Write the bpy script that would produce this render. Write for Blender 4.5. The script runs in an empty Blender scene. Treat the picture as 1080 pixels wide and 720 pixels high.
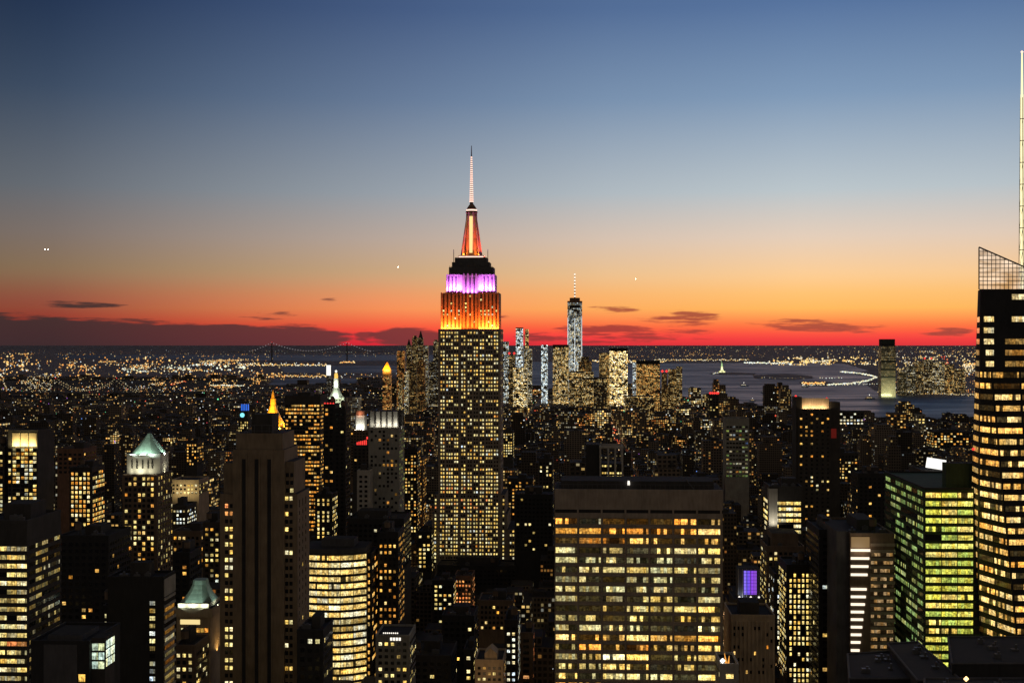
import bpy, math, random
import numpy as np
from mathutils import Vector, Matrix
random.seed(7)
S = bpy.context.scene
COL = S.collection
W, HH, F, CX, HZ, EYE = 1080, 720, 1350.0, 540.0, 363.0, 260.0   # photo size, focal length in px, centre, horizon row, eye height
TH = math.radians(3.0)                                            # the street grid's turn

# ---------------------------------------------------------------- camera, sky, sun, exposure
cam = bpy.data.cameras.new('camera'); co = bpy.data.objects.new('camera', cam); COL.objects.link(co)
co.location = (0, 0, EYE); co.rotation_euler = (math.pi/2, 0, 0)
cam.sensor_width = 36; cam.lens = 36*F/W; cam.shift_y = (HZ-HH/2)/W
cam.clip_start = 1; cam.clip_end = 900000
S.camera = co
S.view_settings.view_transform = 'Standard'; S.view_settings.look = 'None'
S.view_settings.exposure = 0; S.view_settings.gamma = 1; S.view_settings.use_curve_mapping = False
cy = S.cycles
cy.max_bounces = 3; cy.diffuse_bounces = 2; cy.glossy_bounces = 2; cy.transmission_bounces = 2; cy.transparent_max_bounces = 6
cy.sample_clamp_indirect = 1.0; cy.caustics_reflective = False; cy.caustics_refractive = False
cy.use_denoising = True; cy.denoiser = 'OPENIMAGEDENOISE'; cy.denoising_prefilter = 'ACCURATE'; cy.pixel_filter_type = 'BLACKMAN_HARRIS'; cy.filter_width = 1.5
cy.use_light_tree = True

def lin(c):
    return tuple((v/255/12.92 if v/255 <= .04045 else ((v/255+.055)/1.055)**2.4) for v in c)

class NT:                                   # small helper for node trees
    def __init__(s, nt): s.t = nt; s.t.nodes.clear()
    def n(s, typ, **kw):
        nd = s.t.nodes.new(typ)
        for k, v in kw.items(): setattr(nd, k, v)
        return nd
    def put(s, sock, v):
        if v is None: return
        if isinstance(v, bpy.types.NodeSocket): s.t.links.new(v, sock)
        else: sock.default_value = v
    def m(s, op, a, b=None, c=None, clamp=False):
        nd = s.n('ShaderNodeMath', operation=op, use_clamp=clamp)
        for i, v in enumerate((a, b, c)): s.put(nd.inputs[i], v)
        return nd.outputs[0]
    def vm(s, op, a, b=None):
        nd = s.n('ShaderNodeVectorMath', operation=op)
        s.put(nd.inputs[0], a); s.put(nd.inputs[1], b)
        return nd.outputs[0]
    def xyz(s, x=0., y=0., z=0.):
        nd = s.n('ShaderNodeCombineXYZ')
        for i, v in enumerate((x, y, z)): s.put(nd.inputs[i], v)
        return nd.outputs[0]
    def sep(s, v):
        nd = s.n('ShaderNodeSeparateXYZ'); s.put(nd.inputs[0], v); return nd.outputs
    def mix(s, f, a, b, blend='MIX'):
        nd = s.n('ShaderNodeMix', data_type='RGBA', blend_type=blend)
        s.put(nd.inputs['Factor'], f)
        ia, ib = [i for i in nd.inputs if i.identifier in ('A_Color', 'B_Color')]
        for sk, v in ((ia, a), (ib, b)): s.put(sk, (*v, 1) if isinstance(v, tuple) and len(v) == 3 else v)
        return [o for o in nd.outputs if o.identifier == 'Result_Color'][0]
    def ramp(s, f, pts):
        nd = s.n('ShaderNodeValToRGB'); r = nd.color_ramp
        while len(r.elements) < len(pts): r.elements.new(.5)
        for e, (p, c) in zip(r.elements, pts): e.position = p
        for e, (p, c) in zip(r.elements, pts): e.position = p; e.color = (*c, 1) if len(c) == 3 else c
        s.put(nd.inputs[0], f); return nd.outputs[0]
    def maprange(s, v, a, b, c=0., d=1., kind='LINEAR'):
        nd = s.n('ShaderNodeMapRange', interpolation_type=kind)
        for i, x in enumerate((v, a, b, c, d)): s.put(nd.inputs[i], x)
        return nd.outputs[0]
    def noise(s, v, scale, detail=2., rough=.5):
        nd = s.n('ShaderNodeTexNoise'); s.put(nd.inputs['Vector'], v)
        nd.inputs['Scale'].default_value = scale; nd.inputs['Detail'].default_value = detail; nd.inputs['Roughness'].default_value = rough
        return nd.outputs[0]

SUN_EL, SUN_AZ = math.radians(-2.0), math.radians(13.5)           # the sun is just under the horizon, right of centre
wd = bpy.data.worlds.new('World'); S.world = wd; wd.use_nodes = True
wd.cycles.sampling_method = 'NONE'
N = NT(wd.node_tree)
d = N.sep(N.n('ShaderNodeTexCoord').outputs['Generated'])
hor = N.m('SQRT', N.m('ADD', N.m('MULTIPLY', d[0], d[0]), N.m('MULTIPLY', d[1], d[1])))
tel = N.m('DIVIDE', d[2], N.m('MAXIMUM', hor, .001))              # tangent of the elevation
az = N.m('ARCTAN2', d[0], d[1])                                   # 0 straight ahead, + to the right
skyp = [(0, (225, 58, 62)), (.006, (252, 70, 66)), (.0135, (255, 114, 66)), (.0274, (255, 186, 96)), (.040, (255, 196, 118)), (.0527, (252, 205, 148)),
        (.0816, (228, 206, 186)), (.1177, (186, 197, 203)), (.19, (129, 155, 185)), (.2607, (88, 117, 160)), (.45, (58, 82, 124)), (.9, (34, 50, 84))]
base = N.ramp(N.maprange(tel, 0, 1), [(p, lin(c)) for p, c in skyp])
a01 = N.maprange(az, -math.pi, math.pi)
def ap(px): return (math.atan2(px-CX, F)+math.pi)/(2*math.pi)
fall = N.ramp(a01, [(0, (.012, .011, .011)), (.30, (.03, .03, .034)), (ap(-250), (.13, .135, .14)), (ap(60), (.262, .262, .29)), (ap(420), (.62, .62, .66)), (ap(640), (.86, .86, .88)), (ap(850), (1, 1, 1)),
                    (ap(1050), (.96, .96, .97)), (.60, (.6, .6, .6)), (.7, (.12, .12, .13)), (1, (.012, .011, .011))])
flow = N.ramp(a01, [(0, (.012, .011, .011)), (.30, (.03, .03, .034)), (ap(-250), (.13, .07, .14)), (ap(60), (.30, .14, .36)), (ap(420), (.94, .58, .86)), (ap(640), (.98, .84, .95)), (ap(850), (1, 1, 1)),
                    (ap(1050), (.98, .96, .97)), (.60, (.6, .5, .6)), (.7, (.12, .1, .13)), (1, (.012, .011, .011))])
fhi = N.ramp(a01, [(0, (.010, .010, .010)), (.30, (.022, .022, .024)), (ap(-250), (.08, .085, .09)), (ap(60), (.135, .17, .22)), (ap(420), (.56, .56, .62)), (ap(640), (.84, .84, .86)), (ap(850), (.93, .95, .97)),
                    (ap(1050), (.9, .92, .94)), (.60, (.55, .55, .55)), (.7, (.12, .12, .13)), (1, (.012, .011, .011))])
fall = N.mix(N.maprange(tel, .024, .06, 1, 0, 'SMOOTHSTEP'), fall, flow)
fall = N.mix(N.maprange(tel, .10, .27, 0, 1, 'SMOOTHSTEP'), fall, fhi)
sky = N.mix(1., base, fall, 'MULTIPLY')
# low cloud banks over the afterglow
cv = N.xyz(N.m('MULTIPLY', az, 24.), N.m('MULTIPLY', tel, 210.), 3.3)
cn = N.noise(cv, 1.0, 5., .6)
cn2 = N.noise(N.xyz(N.m('MULTIPLY', az, 40.), N.m('MULTIPLY', tel, 420.), 9.1), 1.0, 4., .6)
cmask = None; bank = None
blobs = [  # px centre x, y, half width, half height (px), weight
    (-60, 358, 300, 26, 1.5), (190, 359, 150, 19, 1.35), (300, 357, 72, 15, 1.25), (432, 356, 46, 12, 1.15), (388, 356, 16, 9, .85),
    (640, 353, 66, 11.5, 1.25), (570, 355, 30, 8, .75), (720, 337, 46, 9.5, 1.0), (650, 326, 30, 5, .85), (850, 342, 50, 7, 1.05), (905, 347, 42, 6, .9),
    (1000, 351, 28, 5, .95), (790, 340, 26, 3.5, .62), (85, 321, 52, 4, .6), (290, 333, 30, 5, .55), (348, 316, 13, 2.5, .6), (700, 352, 50, 7, .6), (520, 336, 20, 4, .5)]
for bx, by, bw, bh, wt in blobs:
    ax = math.atan2(bx-CX, F); dx = N.m('DIVIDE', N.m('SUBTRACT', az, ax), bw/F)
    dy = N.m('DIVIDE', N.m('SUBTRACT', tel, (HZ-by)/F*math.cos(ax)), bh/F)
    r2 = N.m('ADD', N.m('MULTIPLY', dx, dx), N.m('MULTIPLY', dy, dy))
    g = N.m('MULTIPLY', N.m('SUBTRACT', 1.25, r2), wt, clamp=False)
    if bw > 45 and bx < 450: bank = g if bank is None else N.m('MAXIMUM', bank, g)
    else: cmask = g if cmask is None else N.m('MAXIMUM', cmask, g)
nz_ = N.m('ADD', N.m('MULTIPLY', N.m('SUBTRACT', cn, .5), 1.), N.m('MULTIPLY', N.m('SUBTRACT', cn2, .5), .7))
c1 = N.maprange(N.m('ADD', N.m('MINIMUM', cmask, .95), N.m('MULTIPLY', nz_, 3.6)), .36, 1.2, 0, .9, 'SMOOTHSTEP')
c2 = N.maprange(N.m('ADD', N.m('MINIMUM', bank, 1.2), N.m('MULTIPLY', nz_, 1.7)), .30, .80, 0, 1, 'SMOOTHSTEP')
cl = N.m('MAXIMUM', c1, c2)
ccol = N.ramp(a01, [(.2, (.01, .009, .011)), (ap(60), lin((55, 45, 47))), (ap(330), lin((92, 52, 54))), (ap(430), lin((115, 55, 56))), (ap(650), lin((150, 54, 54))), (ap(850), lin((158, 72, 60))), (.6, lin((110, 60, 60))), (1, (.01, .009, .011))])
sky = N.mix(N.m('MULTIPLY', cl, .93), sky, ccol)
nis = N.n('ShaderNodeTexSky', sky_type='NISHITA'); nis.sun_disc = False; nis.sun_elevation = SUN_EL; nis.sun_rotation = SUN_AZ
bg1 = N.n('ShaderNodeBackground'); N.put(bg1.inputs[0], sky); bg1.inputs[1].default_value = 1.0
bg2 = N.n('ShaderNodeBackground'); N.put(bg2.inputs[0], nis.outputs[0]); bg2.inputs[1].default_value = .015
bg3 = N.n('ShaderNodeBackground')                                 # the city's own glow on the night side of the sky
N.put(bg3.inputs[0], N.ramp(a01, [(0, (.102, .084, .064)), (.34, (.083, .069, .053)), (.44, (0, 0, 0)), (.56, (0, 0, 0)), (.66, (.083, .069, .053)), (1, (.102, .084, .064))])); bg3.inputs[1].default_value = 1.
ad = N.n('ShaderNodeAddShader'); ad2 = N.n('ShaderNodeAddShader')
N.put(ad.inputs[0], bg1.outputs[0]); N.put(ad.inputs[1], bg2.outputs[0]); N.put(ad2.inputs[0], ad.outputs[0]); N.put(ad2.inputs[1], bg3.outputs[0])
N.put(N.n('ShaderNodeOutputWorld').inputs[0], ad2.outputs[0])
sl = bpy.data.lights.new('sun', 'SUN'); so = bpy.data.objects.new('sun', sl); COL.objects.link(so)
sl.energy = .03; sl.angle = math.radians(12); sl.color = (1, .45, .25)
so.rotation_euler = Vector((-math.sin(SUN_AZ), -math.cos(SUN_AZ), -.03)).to_track_quat('-Z', 'Y').to_euler()

# ---------------------------------------------------------------- materials
def newmat(name):
    m = bpy.data.materials.new(name); m.use_nodes = True
    m.cycles.emission_sampling = 'NONE'
    return m, NT(m.node_tree)
def surf(N, bsdf): N.put(N.n('ShaderNodeOutputMaterial').inputs[0], bsdf)
def princ(N, color, rough=.8, metal=0., ecol=None, estr=None, normal=None, spec=None):
    p = N.n('ShaderNodeBsdfPrincipled')
    N.put(p.inputs['Base Color'], (*color, 1) if isinstance(color, tuple) else color)
    N.put(p.inputs['Roughness'], rough); p.inputs['Metallic'].default_value = metal
    if ecol is not None:
        N.put(p.inputs['Emission Color'], (*ecol, 1) if isinstance(ecol, tuple) else ecol); N.put(p.inputs['Emission Strength'], estr)
    if normal is not None: N.put(p.inputs['Normal'], normal)
    if spec is not None: p.inputs['Specular IOR Level'].default_value = spec
    surf(N, p.outputs[0]); return p
def wallmat(name, rgb, scale=.12, rough=.85, var=.35):
    m, N = newmat(name)
    ob = N.n('ShaderNodeTexCoord').outputs['Object']
    st = N.vm('MULTIPLY', ob, (1., 1., .18))                      # rain streaks run down the wall
    nz = N.m('ADD', N.m('MULTIPLY', N.noise(ob, scale, 4.), .55), N.m('MULTIPLY', N.noise(st, .9, 3.), .45))
    f = N.maprange(nz, .3, .7, 1-var, 1+var)
    princ(N, N.mix(1., rgb, N.xyz(f, f, f), 'MULTIPLY'), rough)
    return m
M = {k: wallmat('wall_'+k, c) for k, c in dict(limestone=(.34, .29, .24), travertine=(.36, .30, .25), brown=(.18, .13, .095), brick=(.20, .11, .075), grey=(.34, .33, .30),
     dark=(.06, .056, .055), tan=(.50, .39, .27), umber=(.27, .205, .14), black=(.03, .03, .033), slate=(.09, .09, .1), pale=(.45, .43, .40)).items()}
M['roof'] = wallmat('roof_felt', (.017, .016, .015), .2, .9, .5)
M['metal'] = wallmat('metal', (.12, .12, .13), .3, .45, .2)
M['copper'] = wallmat('copper_green', (.27, .37, .30), .5, .6, .25)
M['gold'] = wallmat('gilded', (.75, .45, .08), .5, .45, .2)
M['white'] = wallmat('white_stone', (.62, .62, .58), .3, .8, .15)
M['statue'] = wallmat('verdigris', (.34, .5, .42), .2, .7, .2)
def emit(name, rgb, s=1.):
    m, N = newmat(name); princ(N, (.02, .02, .02), .5, ecol=rgb, estr=s); return m
M['bulb_white'] = emit('bulb_white', (1, .92, .8), 1.3)
M['bulb_red'] = emit('bulb_red', (1, .05, .04), 1.2)
M['bulb_pink'] = emit('bulb_pink', (1, .62, .5), 1.6)
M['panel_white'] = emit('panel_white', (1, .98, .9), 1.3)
M['panel_blue'] = emit('panel_blue', (.06, .25, 1), 1.1)
M['clock'] = emit('clock_face', (.25, .85, 1), 1.3)
M['strip'] = emit('light_strip', (1, .86, .66), 1.35)
M['mastglass'] = emit('mast_glass', (1, .66, .25), 1.25)
M['beacon'] = emit('beacon', (1, .95, .85), 3.)
M['planelight'] = emit('landing_light', (1, .9, .75), 60.)

def window_material():
    m, N = newmat('window_glass')
    at = N.n('ShaderNodeAttribute', attribute_name='wc')
    uvr = N.n('ShaderNodeUVMap').outputs[0]
    rnd = N.n('ShaderNodeObjectInfo').outputs['Random']
    uv = N.vm('ADD', uvr, N.xyz(N.m('MULTIPLY', N.m('FLOOR', N.m('MULTIPLY', rnd, 500)), 1.6), 0, 0))
    x, y, _ = N.sep(uv)
    su = N.m('DIVIDE', x, 1.6); seg = N.m('FLOOR', su); fr = N.m('FRACT', su)
    wn = N.n('ShaderNodeTexWhiteNoise', noise_dimensions='2D'); N.put(wn.inputs['Vector'], N.xyz(seg, N.m('FLOOR', N.m('DIVIDE', y, 60.)), 0))
    # neighbouring bays tend to be lit together
    cl = N.noise(N.xyz(N.m('MULTIPLY', seg, .37), N.m('MULTIPLY', N.m('FLOOR', N.m('DIVIDE', y, 60.)), 3.7), 1.), 1., 1.)
    pr = N.m('ADD', N.m('MULTIPLY', wn.outputs['Value'], .55), N.m('MULTIPLY', cl, .45))
    al = at.outputs['Alpha']
    on = N.maprange(N.m('SUBTRACT', al, N.m('MULTIPLY', pr, .95)), -.02, .02, .05, 1.)
    lv = N.maprange(wn.outputs['Value'], 0, 1, 1.15, .62)
    nz = N.maprange(N.noise(N.xyz(x, N.m('MULTIPLY', y, 1.2), 5.), .8, 3., .7), .36, .64, .45, 1.9)
    yl = N.m('FRACT', N.m('DIVIDE', y, 60.)); yl = N.m('MULTIPLY', yl, 60.)   # height within the pane, metres
    cut = N.m('MULTIPLY', N.maprange(yl, 1.6, 1.0, 0, 1), N.maprange(N.noise(N.xyz(x, 0, 8.), 1.6, 2.), .45, .55, 0, .55))   # desks and people low in the room
    bl = N.maprange(N.m('SUBTRACT', yl, N.m('ADD', .9, N.m('MULTIPLY', N.sep(wn.outputs['Color'])[1], 3.4))), -.1, .1, 1., .5)   # blinds let down to different heights
    mul = N.maprange(N.m('ABSOLUTE', N.m('SUBTRACT', fr, .5)), .44, .48, 1., .45)
    e = N.m('MULTIPLY', N.m('MULTIPLY', on, lv), N.m('MULTIPLY', N.m('MULTIPLY', nz, mul), N.m('MULTIPLY', bl, N.m('SUBTRACT', 1., cut))))
    princ(N, (.015, .016, .018), .12, ecol=N.mix(1., at.outputs['Color'], N.xyz(1., N.maprange(N.sep(wn.outputs['Color'])[2], 0, 1, .84, 1.1), N.maprange(N.sep(wn.outputs['Color'])[2], 0, 1, .55, 1.35)), 'MULTIPLY'), estr=e)
    return m
M['window'] = window_material()

def facade_material():                                            # small lit windows of the blocks behind; uv counts bays and storeys
    m, N = newmat('city_facade')
    at = N.n('ShaderNodeAttribute', attribute_name='fa'); lit, warm, stg = N.sep(at.outputs['Color']); alb = at.outputs['Alpha']
    x, y, _ = N.sep(N.n('ShaderNodeUVMap').outputs[0])
    cx, cyy, fx, fy = N.m('FLOOR', x), N.m('FLOOR', y), N.m('FRACT', x), N.m('FRACT', y)
    wn = N.n('ShaderNodeTexWhiteNoise', noise_dimensions='2D'); N.put(wn.inputs['Vector'], N.xyz(cx, cyy, 0))
    wf = N.n('ShaderNodeTexWhiteNoise', noise_dimensions='2D'); N.put(wf.inputs['Vector'], N.xyz(N.m('FLOOR', N.m('DIVIDE', cx, 40)), cyy, 0))
    r3 = N.sep(wn.outputs['Color'])
    cl = N.noise(N.xyz(N.m('MULTIPLY', cx, .21), N.m('MULTIPLY', cyy, .3), 2.), 1., 1.)
    p = N.m('MULTIPLY', lit, N.m('ADD', N.maprange(cl, .35, .65, .1, 1.5), N.maprange(wf.outputs['Value'], .8, .9, 0., 1.4)))
    on = N.m('LESS_THAN', wn.outputs['Value'], p)
    inx = N.maprange(N.m('ABSOLUTE', N.m('SUBTRACT', fx, .5)), .30, .34, 1., 0.)
    iny = N.maprange(N.m('ABSOLUTE', N.m('SUBTRACT', fy, .52)), .26, .30, 1., 0.)
    msk = N.m('MULTIPLY', inx, iny)
    br = N.m('ADD', .25, N.m('MULTIPLY', N.m('MULTIPLY', r3[0], r3[0]), 2.1))
    hue = N.m('ADD', N.m('MULTIPLY', r3[1], .5), N.m('SUBTRACT', warm, .30), clamp=True)
    colr = N.ramp(hue, [(0, (.75, .92, 1.)), (.14, (1., .94, .7)), (.4, (1., .74, .27)), (.72, (1., .5, .11)), (1., (1., .27, .05))])
    e = N.m('MULTIPLY', N.m('MULTIPLY', on, msk), N.m('MULTIPLY', br, stg))
    glass = N.mix(msk, N.mix(1., (.30, .245, .20), N.xyz(alb, alb, alb), 'MULTIPLY'), (.02, .02, .022))
    princ(N, glass, N.maprange(msk, 0, 1, .85, .2), ecol=colr, estr=e)
    return m
M['facade'] = facade_material()

def glow_material():                                              # lamps: colour and strength per lamp
    m, N = newmat('lamp_glow'); at = N.n('ShaderNodeAttribute', attribute_name='wc')
    princ(N, (.02, .02, .02), .5, ecol=at.outputs['Color'], estr=at.outputs['Alpha']); return m
M['glow'] = glow_material()

def ground_material():
    m, N = newmat('ground'); ob = N.n('ShaderNodeTexCoord').outputs['Object']
    f = N.maprange(N.noise(ob, .004, 6.), .3, .7, .5, 1.5)
    princ(N, N.mix(1., (.22, .20, .23), N.xyz(f, f, f), 'MULTIPLY'), .9, spec=.1); return m
M['ground'] = ground_material()
def water_material():
    m, N = newmat('harbour_water'); ob = N.n('ShaderNodeTexCoord').outputs['Object']
    st = N.vm('MULTIPLY', ob, (.0016, .0045, 1.))
    big = N.noise(st, 1., 5., .6)
    bp = N.n('ShaderNodeBump'); bp.inputs['Strength'].default_value = .5; bp.inputs['Distance'].default_value = 1.
    N.put(bp.inputs['Height'], N.noise(N.vm('MULTIPLY', ob, (.02, .05, 1.)), 1., 4.))
    princ(N, (.018, .04, .075), N.maprange(big, .35, .65, .36, .60), normal=bp.outputs[0], spec=.5); return m
M['water'] = water_material()
M['street'] = wallmat('street_asphalt', (.05, .05, .05), .05, .8, .3)
def lattice_material():
    m, N = newmat('crown_glass')                                   # fritted glass, lit from inside, sky seen through it
    x, y, _ = N.sep(N.n('ShaderNodeUVMap').outputs[0])
    tr = N.n('ShaderNodeBsdfTransparent'); tr.inputs[0].default_value = (.82, .78, .74, 1)
    df = N.n('ShaderNodeBsdfGlossy'); df.inputs[0].default_value = (.2, .2, .2, 1); df.inputs['Roughness'].default_value = .2
    em = N.n('ShaderNodeEmission'); em.inputs[0].default_value = (1, .88, .74, 1)
    N.put(em.inputs[1], N.maprange(N.noise(N.xyz(N.m('MULTIPLY', x, .1), N.m('MULTIPLY', y, .32), 1.), 1., 3.), .34, .66, .04, .55))
    a = N.n('ShaderNodeMixShader'); a.inputs[0].default_value = .3; N.put(a.inputs[1], tr.outputs[0]); N.put(a.inputs[2], df.outputs[0])
    b = N.n('ShaderNodeAddShader'); N.put(b.inputs[0], a.outputs[0]); N.put(b.inputs[1], em.outputs[0])
    surf(N, b.outputs[0]); return m
M['crown'] = lattice_material()

# ---------------------------------------------------------------- mesh helpers
class MB:
    def __init__(s): s.v = []; s.f = []; s.uv = []; s.mi = []; s.at = []
    def poly(s, pts, mi=0, uv=None, at=(0, 0, 0, 0)):
        b = len(s.v); s.v += [tuple(p) for p in pts]; s.f.append(tuple(range(b, b+len(pts))))
        s.uv += uv if uv else [(0, 0)]*len(pts); s.mi.append(mi); s.at.append(at)
    def box(s, x0, x1, y0, y1, z0, z1, mi=0, top=None, at=(0, 0, 0, 0), cell=None, bottom=True):
        top = mi if top is None else top
        P = [(x0, y0), (x1, y0), (x1, y1), (x0, y1)]
        s.prism(P, P, z0, z1, mi, top, at, cell, bottom)
    def prism(s, P, Q, z0, z1, mi=0, top=None, at=(0, 0, 0, 0), cell=None, bottom=True):
        """walls between polygon P at z0 and Q at z1 (counter-clockwise)"""
        top = mi if top is None else top; n = len(P); b = len(s.v)
        s.v += [(p[0], p[1], z0) for p in P]+[(q[0], q[1], z1) for q in Q]
        u = random.randint(0, 400)
        for i in range(n):
            j = (i+1) % n; s.f.append((b+i, b+j, b+n+j, b+n+i)); s.mi.append(mi); s.at.append(at)
            L = math.dist(P[i], P[j])
            if cell:
                a = max(1, round(L/cell[0])); c = max(1, round((z1-z0)/cell[1])); v0 = random.randint(0, 400)
                s.uv += [(u, v0), (u+a, v0), (u+a, v0+c), (u, v0+c)]; u += a+40
            else: s.uv += [(0, z0), (L, z0), (L, z1), (0, z1)]
        s.f.append(tuple(b+n+i for i in range(n))); s.mi.append(top); s.at.append(at); s.uv += [(0, 0)]*n
        if bottom: s.f.append(tuple(b+i for i in reversed(range(n)))); s.mi.append(top); s.at.append(at); s.uv += [(0, 0)]*n
    def cyl(s, cx, cy_, r0, r1, z0, z1, n=12, mi=0, top=None, rot=0., at=(0, 0, 0, 0)):
        P = [(cx+r0*math.cos(rot+2*math.pi*i/n), cy_+r0*math.sin(rot+2*math.pi*i/n)) for i in range(n)]
        Q = [(cx+r1*math.cos(rot+2*math.pi*i/n), cy_+r1*math.sin(rot+2*math.pi*i/n)) for i in range(n)]
        s.prism(P, Q, z0, z1, mi, top, at)
    def octa(s, c, r, at=(0, 0, 0, 0), mi=0):
        x, y, z = c; b = len(s.v)
        s.v += [(x+r, y, z), (x, y+r, z), (x-r, y, z), (x, y-r, z), (x, y, z+r), (x, y, z-r)]
        for i in range(4):
            j = (i+1) % 4
            s.f += [(b+i, b+j, b+4), (b+j, b+i, b+5)]; s.mi += [mi, mi]; s.at += [at, at]; s.uv += [(0, 0)]*6
    def beam(s, p, q, r, mi=0, n=5, r1=None, at=(0, 0, 0, 0)):
        p, q = Vector(p), Vector(q); d = (q-p).normalized(); r1 = r if r1 is None else r1
        u = d.cross(Vector((0, 0, 1)) if abs(d.z) < .9 else Vector((1, 0, 0))).normalized(); w = d.cross(u); b = len(s.v)
        for c, rr in ((p, r), (q, r1)):
            s.v += [tuple(c+u*rr*math.cos(2*math.pi*i/n)+w*rr*math.sin(2*math.pi*i/n)) for i in range(n)]
        for i in range(n):
            j = (i+1) % n; s.f.append((b+i, b+j, b+n+j, b+n+i)); s.mi.append(mi); s.at.append(at); s.uv += [(0, 0)]*4
        for k in (0, n): s.f.append(tuple(b+k+i for i in range(n))); s.mi.append(mi); s.at.append(at); s.uv += [(0, 0)]*n
    def mesh(s, name, mats, attr=None):
        me = bpy.data.meshes.new(name); me.from_pydata(s.v, [], s.f)
        for m in mats: me.materials.append(m)
        me.polygons.foreach_set('material_index', s.mi)
        ul = me.uv_layers.new(name='UVMap'); ul.data.foreach_set('uv', [c for p in s.uv for c in p])
        if attr:
            a = me.attributes.new(attr, 'FLOAT_COLOR', 'FACE'); a.data.foreach_set('color', [c for p in s.at for c in p])
        me.update(); return me
    def obj(s, name, mats, parent=None, attr=None, loc=None, rz=0.):
        o = bpy.data.objects.new(name, s.mesh(name, mats if isinstance(mats, list) else [mats], attr)); COL.objects.link(o)
        if parent is not None: o.parent = parent
        if loc is not None: o.location = loc; o.rotation_euler.z = rz
        return o
def tag(o, label, cat, group=None, kind=None):
    if label: o['label'] = label
    if cat: o['category'] = cat
    if group: o['group'] = group
    if kind: o['kind'] = kind
    return o
def empty(name, loc, rz=0.):
    o = bpy.data.objects.new(name, None); COL.objects.link(o); o.location = loc; o.rotation_euler.z = rz; o.empty_display_size = 1; return o
def at(px, py, Y): return Vector(((px-CX)/F*Y, Y, EYE-(py-HZ)/F*Y))
def gnd(px, py, z=0.):
    Y = (EYE-z)*F/(py-HZ); return Vector(((px-CX)/F*Y, Y, z))
def flood(parent, loc, target, color, power, size=2., size_y=None, spread=160, kind='AREA', blend=.6):
    l = bpy.data.lights.new('floodlight', kind); o = bpy.data.objects.new('floodlight', l); COL.objects.link(o)
    l.energy = power; l.color = color
    if kind == 'AREA':
        l.shape = 'RECTANGLE'; l.size = size; l.size_y = size_y or size; l.spread = math.radians(spread)
    elif kind == 'SPOT': l.spot_size = math.radians(spread); l.spot_blend = blend; l.shadow_soft_size = size
    else: l.shadow_soft_size = size
    o.location = loc; o.rotation_euler = (Vector(target)-Vector(loc)).to_track_quat('-Z', 'Y').to_euler()
    if parent is not None: o.parent = parent
    return o

# ---------------------------------------------------------------- windows as parts
PAL = dict(amber=[(1, .46, .07), (1, .56, .13), (.95, .38, .06), (1, .64, .2)], cream=[(1, .74, .22), (1, .82, .32), (1, .66, .17), (1, .86, .46)],
           white=[(.95, 1, .78), (1, .93, .62), (.84, .95, .95), (1, .86, .5)], red=[(1, .30, .08), (1, .42, .12)], green=[(.62, .64, .09), (.78, .70, .13), (.40, .48, .08), (.98, .74, .18)],
           blue=[(.3, .5, 1)], dimg=[(.22, .31, .09), (.30, .34, .12), (.15, .24, .07)])
PAL['mixed'] = PAL['amber'][:2]+PAL['cream']*2+PAL['white'][:2]
PAL['warm'] = PAL['amber']+PAL['cream']
LV = [.16, .42, .85, 1.25, 1.5]
class Pane:
    __slots__ = ('c', 'n', 'w', 'h', 'col')
    def __init__(s, c, n, w, h, col): s.c, s.n, s.w, s.h, s.col = c, n, w, h, col
def pane_geo(mb, c, n, w, h, col, t=.25):
    n = Vector(n).normalized(); u = Vector((0, 0, 1)).cross(n).normalized(); z = n.cross(u); c = Vector(c)
    q = [c-u*w/2-z*h/2, c+u*w/2-z*h/2, c+u*w/2+z*h/2, c-u*w/2+z*h/2]; f = [p+n*t for p in q]
    ou, ov = random.randint(0, 900)*1.6, random.randint(0, 30)*60.
    mb.poly(f, 0, [(ou, ov), (ou+w, ov), (ou+w, ov+h), (ou, ov+h)], col)
    for i in range(4):
        j = (i+1) % 4; mb.poly([q[i], q[j], f[j], f[i]], 1, None, (0, 0, 0, 0))
MESHES = {}
def add_panes(root, panes, frame='metal', t=.25, name='window'):
    panes = sorted(panes, key=lambda p: -sum(p.col[:3]))
    for p in panes[:100]:
        k = (round(p.w, 2), round(p.h, 2), tuple(round(x, 3) for x in p.col), frame, t)
        if k not in MESHES:
            mb = MB(); pane_geo(mb, (0, 0, 0), (0, -1, 0), p.w, p.h, p.col, t); MESHES[k] = mb.mesh(name, [M['window'], M[frame]], 'wc')
        o = bpy.data.objects.new(name, MESHES[k]); COL.objects.link(o); o.parent = root
        o.location = p.c; o.rotation_euler.z = math.atan2(p.n[0], -p.n[1])
    if len(panes) > 100:
        mb = MB()
        for p in panes[100:]: pane_geo(mb, p.c, p.n, p.w, p.h, p.col, t)
        o = mb.obj('windows', [M['window'], M[frame]], root, 'wc'); o['kind'] = 'stuff'
def wcol(pal, lit=1., seg=1.2, lo=1, hi=5):
    if random.random() > lit: return (0, 0, 0, 0)
    c = random.choice(PAL[pal]); k = random.choice(LV[lo:hi]); return (c[0]*k, c[1]*k, c[2]*k, seg)

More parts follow.
